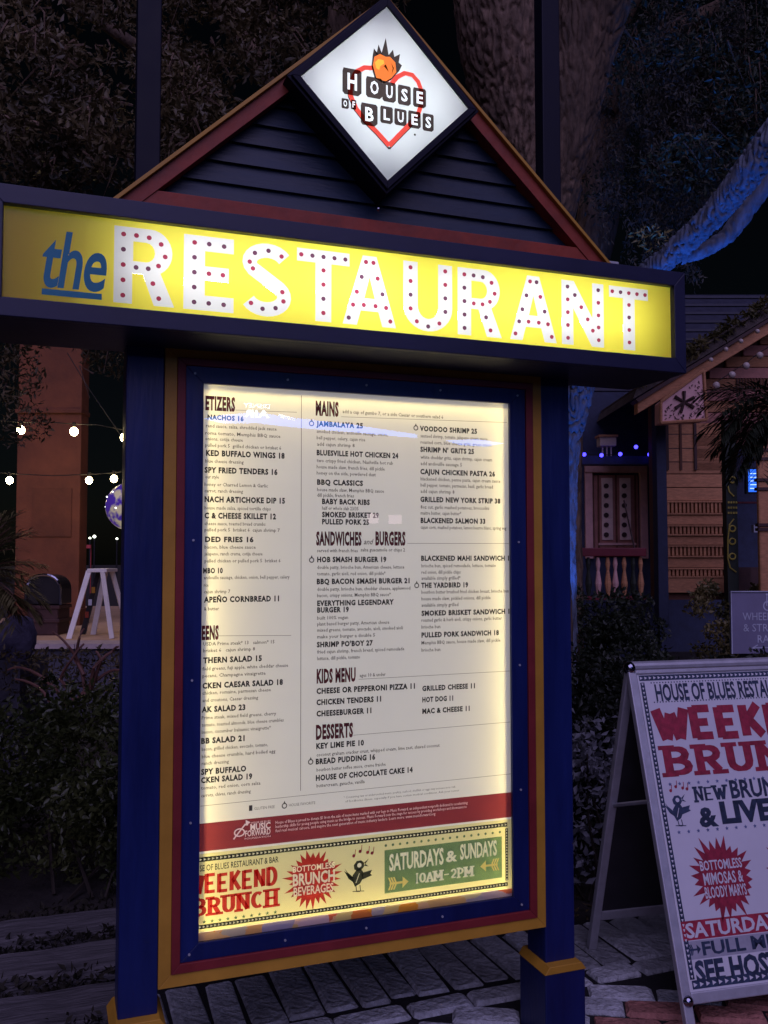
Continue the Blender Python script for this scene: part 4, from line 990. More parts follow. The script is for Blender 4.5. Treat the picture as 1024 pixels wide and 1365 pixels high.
shrub('hedge_shrub', 'dark shrub in the bed behind the lower menu case', 'shrub', -.6, .7, 4.3, 5.2, .8, 7000, .042, 'leaf_dark', 13, 'shrubs in the planting bed', nb=40)
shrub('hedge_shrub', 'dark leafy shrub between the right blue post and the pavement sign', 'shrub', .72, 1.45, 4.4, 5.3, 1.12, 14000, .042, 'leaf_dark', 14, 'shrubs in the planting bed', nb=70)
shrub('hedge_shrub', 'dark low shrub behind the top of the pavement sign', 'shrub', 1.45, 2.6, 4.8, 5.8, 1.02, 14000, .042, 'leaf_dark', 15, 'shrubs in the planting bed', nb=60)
shrub('pale_shrub', 'small shrub with pale leaves tinted as purple-lit right of the post', 'shrub', .85, 1.15, 4.2, 4.4, .86, 800, .045, 'leaf_pale', 16, nb=8)

# low terrace wall + terrace
xa, _ = BP(-260, 860, 9); xb, _ = BP(700, 860, 9)
WT = .70
lw_ = build(MB(bg).box(xa, xb, 9, 9.3, -.03, WT-.05), 'low_wall', 'wall_low'); tag(lw_, 'low dark retaining wall with pale coping at left', 'wall')
n_c = 0; x = xa
while x < xb:
    build(MB(bg).box(x+.004, min(x+.9, xb)-.004, 8.94, 9.33, WT-.048, WT), 'coping_slab', 'capstone', lw_); x += .9
te = build(MB(bg).box(xa, xb, 9.31, 17, .3, .64), 'terrace', 'terrace'); tag(te, kind='structure')
# column
cx0, _ = BP(20, 600, 12.2); cx1, _ = BP(111, 600, 12.2)
colm = thing('masonry_column', bg((cx0+cx1)/2, 12.5, .64), 'square rust coloured stucco column rising behind the ladder', 'column')
sh = build(MB(bg).box(cx0+.03, cx1-.03, 12.2, 12.5, .64, 4.9), 'shaft', 'column', colm, bevel=.01)
build(MB(bg).box(cx0-.03, cx1+.01, 12.15, 12.55, .64, .86), 'base', 'column', colm, bevel=.01)
zc_ = BP(60, 548, 12.2)[1]; build(MB(bg).box(cx0+.0, cx1-.02, 12.17, 12.53, zc_-.03, zc_+.03), 'band_course', 'column', colm, bevel=.008)
za_ = BP(60, 440, 12.2)[1]
build(MB(bg).box(cx0+.25, cx1-.14, 12.185, 12.21, BP(60, 715, 12.2)[1], BP(60, 650, 12.2)[1]), 'sunk_panel', 'column', colm)
build(MB(bg).box(cx0-2.4, cx1+.08, 12.1, 13.2, 4.9, 5.2), 'beam', 'column', colm)
# step ladder
ld = thing('step_ladder', bw(130, 852, 10.4)*1, 'small folding aluminium step ladder standing open on the terrace', 'ladder'); ld.location.z = .64
def bt(pts): return [tuple(bw(*p)) for p in pts]
def zof(u, d, z): # px v is free: world point above pixel column u at height z
    x = (u-512)/F*d/ (cp_) ; return bg(x, d, z)
ztp = BP(128, 760, 10.4)[1]
def lx(u): return BP(u, 800, 10.4)[0]
fr = [(lx(104), 10.25), (lx(104), 10.75)]
for k_, (ub, y, nm, dep) in enumerate(((101, 10.2, 'front_rail', .02), (112, 10.75, 'front_rail', .02))):
    p = MB(bg); t_ = (lx(122 if k_ == 0 else 131), 10.3 if k_ == 0 else 10.66, ztp); b_ = (lx(ub), y, .64); w_ = .03
    p.add([(b_[0]-w_, b_[1]-.012, b_[2]), (b_[0]+w_, b_[1]-.012, b_[2]), (b_[0]+w_, b_[1]+.012, b_[2]), (b_[0]-w_, b_[1]+.012, b_[2]), (t_[0]-w_, t_[1]-.012, t_[2]), (t_[0]+w_, t_[1]-.012, t_[2]), (t_[0]+w_, t_[1]+.012, t_[2]), (t_[0]-w_, t_[1]+.012, t_[2])], [(0,3,2,1),(4,5,6,7),(0,1,5,4),(1,2,6,5),(2,3,7,6),(3,0,4,7)])
    build(p, nm, 'ladder', ld)
for k_, (ub, y) in enumerate(((157, 10.2), (161, 10.75))):
    build(MB(bg).tube([(lx(ub), y, .64), (lx(140), 10.3 if k_ == 0 else 10.66, ztp-.02)], .03, 6), 'rear_rail', 'ladder', ld)
build(MB(bg).box(lx(120), lx(146), 10.28, 10.7, ztp-.02, ztp+.02), 'top_cap', 'ladder', ld, bevel=.005)
m = MB(bg); pts = [(lx(103), .66), (lx(110.5), .66), (lx(129.5), ztp-.03), (lx(123.5), ztp-.03)]
m.prism(pts, 10.5, 10.53); build(m, 'side_plate', 'black', ld)
for k_, c_ in enumerate(('rakered', 'chalk', 'gold')):
    t = .30+.2*k_; xc = lx(103)*(1-t)+lx(123.5)*t; build(MB(bg).box(xc+.01, xc+.05, 10.49, 10.499, .66+(ztp-.69)*t-.02, .66+(ztp-.69)*t+.05), 'sticker', c_, ld)
# bin with hood
bn = thing('litter_bin', bg(*[BP(57, 850, 10.6)[0], 10.8, .64]), 'dark red brown litter bin with open black hood beside the column', 'bin')
xa_, xb_ = BP(34, 800, 10.6)[0], BP(80, 800, 10.6)[0]
z1 = BP(57, 808, 10.6)[1]; z2 = BP(57, 766, 10.6)[1]
build(MB(bg).box(xa_+.02, xb_-.02, 10.6, 11.0, .64, z1), 'body', 'brown', bn, bevel=.015)
for k_ in range(2): build(MB(bg).box(xa_+.0, xb_-.0, 10.585, 11.01, z1-.03-.16*k_, z1-.16*k_+.01), 'band', 'brown', bn, bevel=.005)
ar = [(xa_, z1+.02)]+[((xa_+xb_)/2+(xb_-xa_)/2*math.cos(a), z1+.12+(z2-z1-.12)*math.sin(a)**.6) for a in [math.pi-.15-(math.pi-.3)*i/12 for i in range(13)]]+[(xb_, z1+.02)]
build(MB(bg).prism(ar, 10.62, 11.0), 'hood', 'black', bn, bevel=.01)
rim = [(a, 10.61, b) for a, b in ar]; build(MB(bg).tube(rim, .018, 6), 'hood_rim', 'chrome', bn)
# rock
rk = MB()
c_ = bw(22, 852, 6.2); rr = .14
for j in range(1): rk.ball((0, 0, 0), 1, 20, 14)
vs = []
for p in rk.v:
    v_ = Vector(p); s_ = 1+.28*noise.noise(v_*1.7)+.10*noise.noise(v_*5); vs.append(tuple(Vector(c_)+Vector((v_.x*s_*rr*1.05, v_.y*s_*rr, v_.z*s_*rr*1.15))))
o = mk('boulder', vs, rk.f, 'rock', smooth=True); tag(o, 'rounded boulder with purple light in its colour at left edge below the palm', 'rock')
build(MB(bg).box(BP(-60, 0, 6.2)[0], BP(60, 0, 6.2)[0], 6.0, 6.5, -.03, c_.z-rr*.95), 'rock_ledge', 'wall_low'); tag(bpy.data.objects['rock_ledge'], 'dark stone ledge under the rounded boulder', 'ledge')
# palm
def frond(T_, S_, base, dirv, L, droop, n=26, ll=.3, lw=.010, seed=0):
    r = random.Random(seed); pts = []; d = Vector(dirv).normalized(); p = Vector(base)
    for i in range(n+1): pts.append(p.copy()); p = p+d*(L/n); d = (d+Vector((0, 0, -droop/n))).normalized()
    S_.tube([tuple(q) for q in pts[::3]], [.008*(1-.8*i/len(pts[::3])) for i in range(len(pts[::3]))], 5)
    side = d.cross(Vector((0, 0, 1))).normalized()
    for i in range(3, n+1):
        t = i/n; q = pts[i]; tang = (pts[i]-pts[i-1]).normalized(); sd = tang.cross(Vector((0, 0, 1))).normalized()
        for s_ in (-1, 1):
            l = ll*math.sin(math.pi*min(1, .15+.85*t)*.85)+.04; dv = (sd*s_*.9+tang*.75+Vector((0, 0, r.uniform(-.25, .35)))).normalized()
            e = q+dv*l+Vector((0, 0, -.15*l)); m_ = q+dv*l*.5; wv = dv.cross(Vector((0, 0, 1))).normalized()*lw
            if wv.length < .001: wv = Vector((lw, 0, 0))
            T_.add([tuple(q), tuple(m_+wv), tuple(e), tuple(m_-wv)], [(0, 1, 3), (1, 2, 3)])
def palm(name, label, base, specs, cat='palm', trunk=None, m='leaf_palm', **kw):
    t = thing(name, base, label, cat); A = MB(); B = MB()
    for i, (bs, dv, L, dr_) in enumerate(specs): frond(A, B, bs, dv, L, dr_, seed=i, **kw)
    build(A, 'frond', m, t); build(B, 'frond_stalk', 'stem', t)
    if trunk: build(MB().tube(trunk[0], trunk[1], 10), 'trunk', 'bark', t)
    return t
pc = bw(-45, 770, 5.6)
sp_l = []
rp_ = random.Random(3)
for k_ in range(30):
    a = rp_.uniform(-1.1, 1.1); el = rp_.uniform(-.25, 1.2)
    dv = RT*math.cos(a)*math.cos(el)+FH*math.sin(a)*math.cos(el)+Vector((0, 0, 1))*math.sin(el)
    sp_l.append((tuple(pc), tuple(dv), rp_.uniform(.30, .55), rp_.uniform(.5, 1.2)))
palm('palm_plant', 'spiky sago palm with narrow leaflets at the left edge', (pc.x, pc.y, -.03), sp_l, trunk=([(pc.x, pc.y, -.03), tuple(pc)], [.11, .09]), ll=.16, lw=.006)
# bare arching stems
bs = thing('bare_shrub', bw(100, 960, 5.6), 'bare arching reddish stems in front of the low wall', 'shrub'); bs.location.z = -.03
B = MB()
for pts in ([(115,930),(108,890),(92,862),(70,842)], [(118,930),(125,890),(150,868),(158,862)], [(100,935),(80,905),(95,880),(112,858)], [(120,925),(135,880),(128,868)], [(90,940),(60,905),(30,890),(10,893)], [(105,930),(140,898),(160,893)], [(70,940),(50,915),(20,905)], [(112,900),(100,880),(106,850),(112,838)]):
    q = [bw(u, v, 5.6+.1*random.random()) for u, v in pts]; sm = []
    for i in range(len(q)-1):
        for t in (0, .33, .66): sm.append(tuple(q[i].lerp(q[i+1], t)+Vector((0, 0, .01*math.sin(t*3)))))
    sm.append(tuple(q[-1])); B.tube(sm, [.013*(1-.6*i/len(sm)) for i in range(len(sm))], 6)
build(B, 'stem', 'stem', bs)
v, f = leafcloud(900, lambda r, n: np.array([bw(a, b, 5.7+c) for a, b, c in zip(r.uniform(0, 165, n), r.uniform(865, 925, n), r.uniform(0, .5, n))]), .04, .4, seed=21); mknp('foliage', v, f, 'leaf_oak', bs)
# string lights
def string_lights(label, sag_pts, bulbs, d, grp):
    t = thing('string_lights', bw(*sag_pts[0], d), label, 'string lights', grp)
    q = [bw(u, v, d) for u, v in sag_pts]; build(MB().tube([tuple(p) for p in q], .006, 5), 'cable', 'cable', t)
    for u, v in bulbs:
        c = bw(u, v, d); build(MB().ball(tuple(c), .042, 12, 8, 1.1), 'bulb', 'bulb_on', t, smooth=True)
        build(MB().tube([tuple(c+Vector((0, 0, .045))), tuple(c+Vector((0, 0, .10)))], .018, 8), 'socket', 'cable', t)
string_lights('upper strand of three glowing warm bulbs crossing the rust column', [(-40, 556), (28, 563), (60, 562), (99, 565), (130, 566), (165, 573), (210, 590)], [(28, 573), (99, 575), (166, 583)], 9.6, 'festoon lights at left')
string_lights('lower strand of three glowing warm bulbs either side of the rust column', [(-60, 625), (13, 631), (70, 634), (119, 632), (152, 630), (200, 622)], [(13, 640), (119, 640), (152, 638)], 11.2, 'festoon lights at left')
o = build(MB().tube([tuple(bw(90, 470, 9.9)), tuple(bw(118, 517, 9.8)), tuple(bw(152, 566, 9.6)), tuple(bw(200, 640, 9.5))], .005, 5), 'guy_wire', 'cable'); tag(o, 'thin dark diagonal wire beside the rust column', 'wire')
# balloon
bc = bw(174, 675, 8); bl = thing('lit_balloon', bc, 'round translucent balloon glowing cream and purple behind the left post', 'balloon')
bm_, bn_, bl_ = nodes('balloon_skin'); pb = bn_['Principled BSDF']
nz = bn_.new('ShaderNodeTexNoise'); nz.inputs['Scale'].default_value = 6.5; nz.inputs['Detail'].default_value = 3; tc = bn_.new('ShaderNodeTexCoord'); bl_.new(tc.outputs['Object'], nz.inputs['Vector'])
cr = bn_.new('ShaderNodeValToRGB'); bl_.new(nz.outputs[0], cr.inputs[0]); cr.color_ramp.elements[0].position = .46; cr.color_ramp.elements[0].color = (.07, .03, .30, 1); cr.color_ramp.elements[1].position = .54; cr.color_ramp.elements[1].color = (.52, .44, .30, 1)
bl_.new(cr.outputs[0], pb.inputs['Base Color']); bl_.new(cr.outputs[0], pb.inputs['Emission Color']); pb.inputs['Emission Strength'].default_value = .5; pb.inputs['Roughness'].default_value = .2; M['balloon'] = bm_
build(MB().ball(tuple(bc), .215, 32, 20), 'skin', 'balloon', bl, smooth=True)
r = random.Random(8)
for k_ in range(22):
    a = r.uniform(0, 6.28); b = r.uniform(-1.3, 1.3); c = bc+Vector((math.cos(a)*math.cos(b), math.sin(a)*math.cos(b), math.sin(b)))*.218
    build(MB().ball(tuple(c), .006, 6, 4), 'fairy_light', 'far_lamp', bl)
build(MB().tube([tuple(bc-Vector((0, 0, .21))), tuple(bc-Vector((-.02, 0, .6))), (bc.x+.03, bc.y, -.03)], .005, 5), 'ribbon', 'cable', bl)
# far lamps
for k_, (u, v, lb_) in enumerate(((120, 717, 'leftmost tiny white lamp post far beyond the ladder'), (126, 715, 'brightest tiny white lamp post far beyond the ladder'), (156, 718, 'tiny white lamp post far away nearest the blue post'))):
    c = bw(u, v, 60); t = thing('far_lamp_post', (c.x, c.y, -.03), lb_, 'lamp post', 'far lamp posts across the lawn')
    build(MB().tube([(c.x, c.y, -.03), (c.x, c.y, c.z-.05)], .05, 6), 'pole', 'black', t); build(MB().ball(tuple(c), .07+.03*(k_ == 1), 10, 8), 'lantern', 'far_lamp', t)
c = bw(116, 728, 40); o = build(MB(bg).box(BP(109, 728, 40)[0], BP(121, 728, 40)[0], 40, 40.1, BP(116, 730.5, 40)[1], BP(116, 726, 40)[1]).box(BP(110, 728, 40)[0], BP(110.6, 728, 40)[0], 40.1, 40.15, -.03, BP(116, 728, 40)[1]).box(BP(120, 728, 40)[0], BP(120.6, 728, 40)[0], 40.1, 40.15, -.03, BP(116, 728, 40)[1]), 'far_barrier', mat('far_red', (.5, .06, .06), .6)); tag(o, 'small far red barrier beside the rust column', 'barrier')

# ================================================================== TREES
def limb(name, pts, radii, m, parent, n=40, rings=70, amp=.12, freq=5.0, smooth=True):
    pts = [Vector(p) for p in pts]; tot = len(pts)-1; P_ = []; R3 = []
    for i in range(rings+1):
        t = i/rings*tot; k_ = min(int(t), tot-1); f_ = t-k_
        p0, p1, p2, p3 = pts[max(k_-1, 0)], pts[k_], pts[k_+1], pts[min(k_+2, tot)]
        q = .5*((2*p1)+(p2-p0)*f_+(2*p0-5*p1+4*p2-p3)*f_*f_+(3*p1-p0-3*p2+p3)*f_**3); P_.append(q); R3.append(radii[k_]*(1-f_)+radii[k_+1]*f_)
    vs = []; ref = Vector((.1, 1, .05)).normalized()
    for i, p in enumerate(P_):
        t = (P_[min(i+1, rings)]-P_[max(i-1, 0)]).normalized(); a = t.cross(ref).normalized(); b = t.cross(a)
        for k_ in range(n):
            an = 2*math.pi*k_/n; d = a*math.cos(an)+b*math.sin(an); q = p+d*R3[i]
            sf = 1/(.5+R3[i]*2); wv = noise.noise(q*2.5)*.5; rd = abs(noise.noise(Vector((q.x*freq*2.9+wv, q.y*freq*2.9, q.z*freq*.62+wv))))*3.4; rd = min(rd, 1); rd2 = noise.noise(Vector((q.x*34, q.y*34, q.z*9)))*.8
            big = noise.noise(q*1.3)
            vs.append(tuple(p+d*R3[i]*(1+amp*(rd-.5)+amp*.5*rd2+.08*big)))
    fs = [(i*n+k_, i*n+(k_+1) % n, (i+1)*n+(k_+1) % n, (i+1)*n+k_) for i in range(rings) for k_ in range(n)]
    return mk(name, vs, fs, m, parent, smooth=smooth)
def W3(u, v, d): return tuple(bw(u, v, d))
# big oak right of centre
b0 = bw(694, 500, 6.8); oak = thing('oak_tree', (b0.x, b0.y, -.03), 'massive oak tree with furrowed bark forking behind the right post', 'tree')
limb('trunk', [(b0.x, b0.y, -.05), W3(694, 500, 6.8), W3(700, 350, 6.8), W3(712, 250, 6.8)], [.40, .27, .29, .36], 'bark', oak, 150, 160, .07, 9)
limb('limb', [W3(722, 270, 6.85), W3(700, 160, 6.8), W3(672, 40, 6.7), W3(640, -120, 6.6), W3(560, -330, 6.6)], [.30, .34, .33, .28, .2], 'bark', oak, 190, 260, .085, 9)
limb('limb', [W3(722, 285, 6.8), W3(755, 140, 6.75), W3(790, 10, 6.7), W3(840, -130, 6.6), W3(930, -330, 6.5)], [.22, .26, .27, .24, .16], 'bark', oak, 190, 260, .085, 9)
def crown(parent, name, regions, n, size, m, seed, asp=.42, droop=.3, nb=60, tw='bark', rr=(.16, .42)):
    r = random.Random(seed); cs = []; B = MB()
    for k_ in range(nb):
        u0, u1, v0, v1, d0, d1 = regions[k_ % len(regions)]
        c = bw(r.uniform(u0, u1), r.uniform(v0, v1), r.uniform(d0, d1)); q = r.uniform(*rr); cs.append((c.x, c.y, c.z, q*1.2, q*1.2, q*.75))
        for j in range(3):
            e = c+Vector((r.uniform(-1, 1), r.uniform(-.6, .6), r.uniform(-.9, .3)))*q*1.3; s_ = c+Vector((r.uniform(-.5, .5), 0, r.uniform(.2, .7)))*q*1.8
            B.tube([tuple(s_), tuple((s_+e)/2+Vector((r.uniform(-.05, .05), 0, .04))), tuple(e)], [.008, .005, .002], 4)
    v, f = leafcloud(n, blobs(cs), size, asp, droop, seed=seed); mknp(name, v, f, m, parent); tag(build(B, 'twig', tw, parent), kind='stuff')
crown(oak, 'crown', [(600, 1060, -200, 60, 6.0, 8.5), (820, 1060, 20, 260, 7.5, 9)], 11000, .06, 'leaf_dark', 32, nb=46)
# left tree whose trunk stands behind the sign
c0 = bw(430, 700, 7.6); t2 = thing('oak_tree', (c0.x, c0.y, -.03), 'leafy oak with brown green foliage filling the upper left', 'tree')
limb('trunk', [(c0.x, c0.y, -.05), W3(430, 500, 7.6), W3(440, 250, 7.6), W3(470, 20, 7.6), W3(500, -200, 7.6)], [.32, .24, .22, .2, .16], 'bark', t2, 40, 80)
for pts, rd in (([(440,330),(330,190),(220,90),(60,-20)], .09), ([(445,250),(330,60),(230,-80)], .10), ([(440,380),(300,300),(160,200),(-30,150)], .07), ([(455,100),(520,-60),(640,-200)], .09)):
    n_ = len(pts); limb('branch', [W3(u, v, 7.4-.35*i) for i, (u, v) in enumerate(pts)], [rd*(1-.22*i) for i in range(n_)], 'bark', t2, 16, 40, .1)
crown(t2, 'crown', [(-60, 190, -60, 130, 4.6, 6.5), (-60, 170, 110, 245, 4.4, 6.0), (200, 400, -60, 110, 5.4, 7), (205, 300, 80, 200, 5.0, 6.5), (380, 520, -120, 0, 5.5, 7)], 23000, .055, 'leaf_oak', 33, asp=.42, nb=105, rr=(.07, .25))
v, f = leafcloud(2600, blobs([(*bw(u, v, d), .3, .3, .18) for u, v, d in ((10, 440, 5.6), (0, 500, 5.8), (8, 560, 6), (140, 445, 6.5), (160, 470, 6.6))]), .045, .35, .3, seed=35); mknp('crown', v, f, 'leaf_oak', t2)
B = MB()
for q in range(9):
    u = random.choice((5, 15, 125, 150)); v = random.uniform(430, 540); B.tube([W3(u, v, 6), W3(u+random.uniform(-20, 25), v+random.uniform(-40, 30), 6), W3(u+random.uniform(-40, 40), v+random.uniform(-60, 60), 6)], [.007, .005, .002], 4)
tag(build(B, 'twig', 'bark', t2), kind='stuff')
# blue lit leaning tree
q0 = bw(742, 640, 7.8); bt_ = thing('leaning_tree', (q0.x, q0.y, -.03), 'leaning tree with pale bark lit vivid blue behind the yellow sign', 'tree')
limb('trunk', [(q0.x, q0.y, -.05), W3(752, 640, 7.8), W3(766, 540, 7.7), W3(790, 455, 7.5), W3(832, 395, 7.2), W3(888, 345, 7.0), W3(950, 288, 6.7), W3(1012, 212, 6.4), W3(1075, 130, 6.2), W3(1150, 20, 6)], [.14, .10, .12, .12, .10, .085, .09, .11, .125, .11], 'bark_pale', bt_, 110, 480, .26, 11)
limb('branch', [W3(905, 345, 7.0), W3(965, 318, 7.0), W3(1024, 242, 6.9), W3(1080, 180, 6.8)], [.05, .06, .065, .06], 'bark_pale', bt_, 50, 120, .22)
v, f = leafcloud(60, blobs([(*bw(868, 318, 6.9), .16, .1, .1)]), .06, .3, seed=40); mknp('foliage', v, f, 'leaf_palm', bt_)
# moss draped tree behind
m0 = bw(738, 700, 9.5); t3 = thing('mossy_tree', (m0.x, m0.y, -.03), 'dark tree draped in hanging grey moss behind the blue lit limb', 'tree')
limb('trunk', [(m0.x, m0.y, -.05), W3(748, 500, 9.5), W3(796, 300, 9.5), W3(808, 120, 9.5), W3(815, -80, 9.5), W3(830, -280, 9.5)], [.3, .22, .21, .22, .2, .16], 'bark', t3, 70, 120, .1, 8)
for pts in ([(808,150),(870,60),(960,10),(1060,-40)], [(808,60),(880,-60),(990,-160)]): limb('branch', [W3(u, v, 9.3) for u, v in pts], [.12, .1, .08, .06], 'bark', t3, 16, 30)
r = np.random.default_rng(44); C_ = []
for k_ in range(70):
    u = r.uniform(790, 1010) if k_ % 3 else r.uniform(860, 930); v0 = r.uniform(-40, 260); ln = r.uniform(40, 150)
    for j in range(14): 
        c = bw(u+r.normal(0, 5), v0+ln*j/14, 8.6+r.uniform(-.4, .4)); C_.append((c.x, c.y, c.z, .07, .07, .09))
v, f = leafcloud(17000, blobs(C_), .055, .28, 1.2, seed=45); mknp('hanging_moss', v, f, 'moss', t3)
crown(t3, 'crown', [(760, 1060, -120, 120, 8, 10), (930, 1060, 60, 220, 8.2, 9.5)], 14000, .055, 'leaf_dark', 46, nb=60)
# spotlights at the base of the leaning tree (the tree is visibly uplit in blue)
for k_, (u, v, d, tu, tv, td, en, w_) in enumerate(((905, 560, 6.2, 930, 300, 6.9, 75, 22), (775, 640, 7.0, 776, 540, 7.7, 30, 50))):
    p = bw(u, v, d) if k_ == 0 else bw(748, 660, 6.9); p.z = .18 if k_ == 0 else .18
    p = Vector(bg(*((2.35, 6.3) if k_ == 0 else (1.75, 6.9)), .2)); tg = bw(tu, tv, td)
    t = thing('tree_spotlight', (p.x, p.y, 0), ['small black ground spotlight aimed up at the leaning limb', 'small black ground spotlight beneath the foot of the leaning tree'][k_], 'spotlight', 'blue tree uplights')
    dv = (tg-p).normalized(); build(MB().tube([tuple(p-dv*.10), tuple(p-dv*.005)], [.035, .05], 14), 'housing', 'black', t); build(MB().tube([(p.x, p.y, -.03), tuple(p-dv*.06)], .012, 6), 'stake', 'black', t)
    l_ = bpy.data.lights.new('blue_spot', 'SPOT'); l_.energy = en*(11 if k_ == 0 else 9); l_.color = (.05, .20, 1); l_.spot_size = math.radians(w_); l_.spot_blend = .5; l_.shadow_soft_size = .03
    lo = bpy.data.objects.new('lamp', l_); COL.objects.link(lo); lo.parent = t; lo.location = p-Vector(t.location)+dv*.01; lo.rotation_euler = (-dv).to_track_quat('Z', 'Y').to_euler()

# ================================================================== RIGHT BACKGROUND BUILDING
DW = 12.0
def X(u, d=DW): return BP(u, 700, d)[0]
def Z(v, u=900, d=DW): return BP(u, v, d)[1]
house = thing('timber_house', bg(X(950), DW+1, -.03), 'tan clapboard house with decorated bands, gable roof and pierced door', 'house')
def hb(u0, u1, v0, v1, y0, y1, name, m, parent=house, bevel=0): return build(MB(bg).box(X(u0), X(u1), DW+y0, DW+y1, Z(v1), Z(v0)), name, m, parent, bevel=bevel)
wall = build(MB(bg).prism([(X(875), Z(800)), (X(970), Z(800)), (X(970), Z(596)), (X(1180), Z(596)), (X(1180), Z(352)), (X(875), Z(536))], DW+.06, DW+.3), 'wall', 'tan_dark', house)
# boards on the tan wall
v = 560.
rows = [(560, 579), (579, 598), (598, 616), (616, 632), (632, 650), (650, 668), (686, 700), (714, 727), (743, 757)]
for v0, v1 in rows:
    hb(876, 968, v0+.6, v1-.6, 0, .07, 'wall_board', 'tan_wood', wall)
for v0, v1 in ((669, 685), (701, 713), (728, 742), (758, 769)):
    for vv in (v0, v1): hb(876, 968, vv-.8, vv+1.2, -.03, .07, 'band_rail', 'tan_wood', wall)
    n_ = 17; pk = None
    for k_ in range(n_):
        u = 879+k_*5.3; hb(u, u+3, v0+1.5, v1-1.2, -.015, .05, 'band_picket', 'tan_wood', wall)
hb(876, 968, 771, 790, -.02, .07, 'wall_board', 'tan_wood', wall)
for v0 in range(505, 560, 14): hb(876, 888, v0+.6, v0+13.4, 0, .07, 'wall_board', 'tan_wood', wall)
for v0 in range(500, 625, 16): hb(930, 968, v0+.6, v0+15.4, 0, .065, 'wall_board', 'tan_wood', wall) if v0 > 565 else None
wf = hb(889, 930, 560, 627, .01, .08, 'window', 'black')
hb(889, 892.5, 560, 627, -.03, .05, 'window_frame', 'brown', wf); hb(926.5, 930, 560, 627, -.03, .05, 'window_frame', 'brown', wf); hb(892.5, 926.5, 560, 564, -.03, .05, 'window_frame', 'brown', wf); hb(907.5, 910.5, 564, 627, -.02, .05, 'window_frame', 'tan_dark', wf)
# gable boards above, patterned
for k_, v0 in enumerate(range(445, 560, 15)):
    u0 = 880+max(0, (535-v0))*1.55
    hb(u0, 1100, v0+.7, v0+14.3, 0, .07, 'gable_board', 'door_wood' if k_ % 2 else 'tan_wood', wall)
for k_ in range(14): hb(985+k_*4, 987+k_*4, 505, 520, -.02, .05, 'band_picket', 'tan_dark', wall)
# rake fascia and roof
def quadprism(pts, y0, y1, name, m, parent=house, **kw):
    return build(MB(bg).prism([(X(u), Z(v)) for u, v in pts], DW+y0, DW+y1), name, m, parent, **kw)
rf = quadprism([(826, 545), (830, 533), (1120, 355), (1120, 372)], -.75, 3, 'roof', 'shingle')
quadprism([(832, 549), (832, 563), (1120, 392), (1120, 376)], -.72, -.55, 'fascia', 'tan_wood', rf, bevel=.01)
quadprism([(828, 546), (832, 549.5), (1120, 375.5), (1120, 372.5)], -.78, -.5, 'roof_edge', 'brown', rf)
for k_ in range(22):                       # shingle courses along the slope, seen edge-on
    u = 832+k_*13; vv = 533-(u-830)*.6138
    quadprism([(u, vv-.5), (u+13.6, vv-8.7), (u+13.6, vv-11.5), (u, vv-3.2)], -.80+.01*(k_ % 2), 2.9, 'shingle', 'shingle', rf)
v_, f_ = leafcloud(1600, lambda r, n: np.array([bw(a, 530-(a-830)*.6138-2+c, DW-.8+b) for a, b, c in zip(np.repeat(r.uniform(850, 1060, n//40+1), 40)[:n]+r.normal(0, 6, n), r.uniform(-.05, .4, n), r.uniform(-12, 5, n))]), .09, .35, seed=51)
o = mknp('roof_vine', v_, f_, 'leaf_palm'); tag(o, 'leafy vine lying along the sloping edge of the house roof', 'vine')
# porch post, beam, rear wall with door
hb(863, 876, 530, 830, -.45, -.25, 'porch_post', 'slate_blue', bevel=.01)
back = build(MB(bg).box(X(700, 13), X(880, 13), 13.2, 13.4, -.03, BP(800, 520, 13)[1]), 'rear_wall', 'slate_blue', house)
def rb_(u0, u1, v0, v1, y0, y1, name, m, parent, bevel=0):
    d = 13.2; return build(MB(bg).box(BP(u0, 700, d)[0], BP(u1, 700, d)[0], d+y0, d+y1, BP(u0, v1, d)[1], BP(u0, v0, d)[1]), name, m, parent, bevel=bevel)
build(MB(bg).box(BP(878, 700, 15.2)[0], BP(1200, 700, 15.2)[0], 15.2, 15.4, -.03, BP(900, 480, 15.2)[1]), 'rear_wall', 'slate_blue', house)
for k_ in range(14): rb_(700, 779, 560+k_*14, 573.3+k_*14, -.03, .02, 'wall_board', 'slate_blue', back)
door = rb_(791, 850, 634, 742, -.05, .0, 'door', 'door_wood', house)
rb_(779, 789, 622, 745, -.09, -.0, 'door_frame', 'pink_wood', door, .01); rb_(852, 862, 622, 745, -.09, 0, 'door_frame', 'pink_wood', door, .01); rb_(779, 862, 621, 631, -.10, 0, 'door_frame', 'pink_wood', door, .01)
rb_(787.5, 791, 631, 745, -.07, -.0, 'door_stop', 'tan_dark', door)
for u0, u1 in ((801, 815.5), (825, 839.5)):
    pn = rb_(u0, u1, 638, 720, -.075, -.05, 'door_panel', 'door_panel', door)
    for k_ in range(6):
        d = 13.12; c_ = BP((u0+u1)/2, 648+k_*13, d); build(MB(bg).tube([(c_[0], d-.012, c_[1]), (c_[0], d+.01, c_[1])], .037, 10), 'pierced_dot', 'brown', pn)
for u in (796, 819.5, 845): rb_(u, u+2, 634, 742, -.07, -.05, 'door_rib', 'tan_dark', door)
rb_(796, 846, 724, 727, -.08, -.05, 'door_ledge', 'pink_wood', door)
sh_ = rb_(757, 773, 611, 708, -.08, -.02, 'shutter', 'pale_frame', house); rb_(760, 770, 640, 642, -.1, -.08, 'shutter_rail', 'slate_blue', sh_)
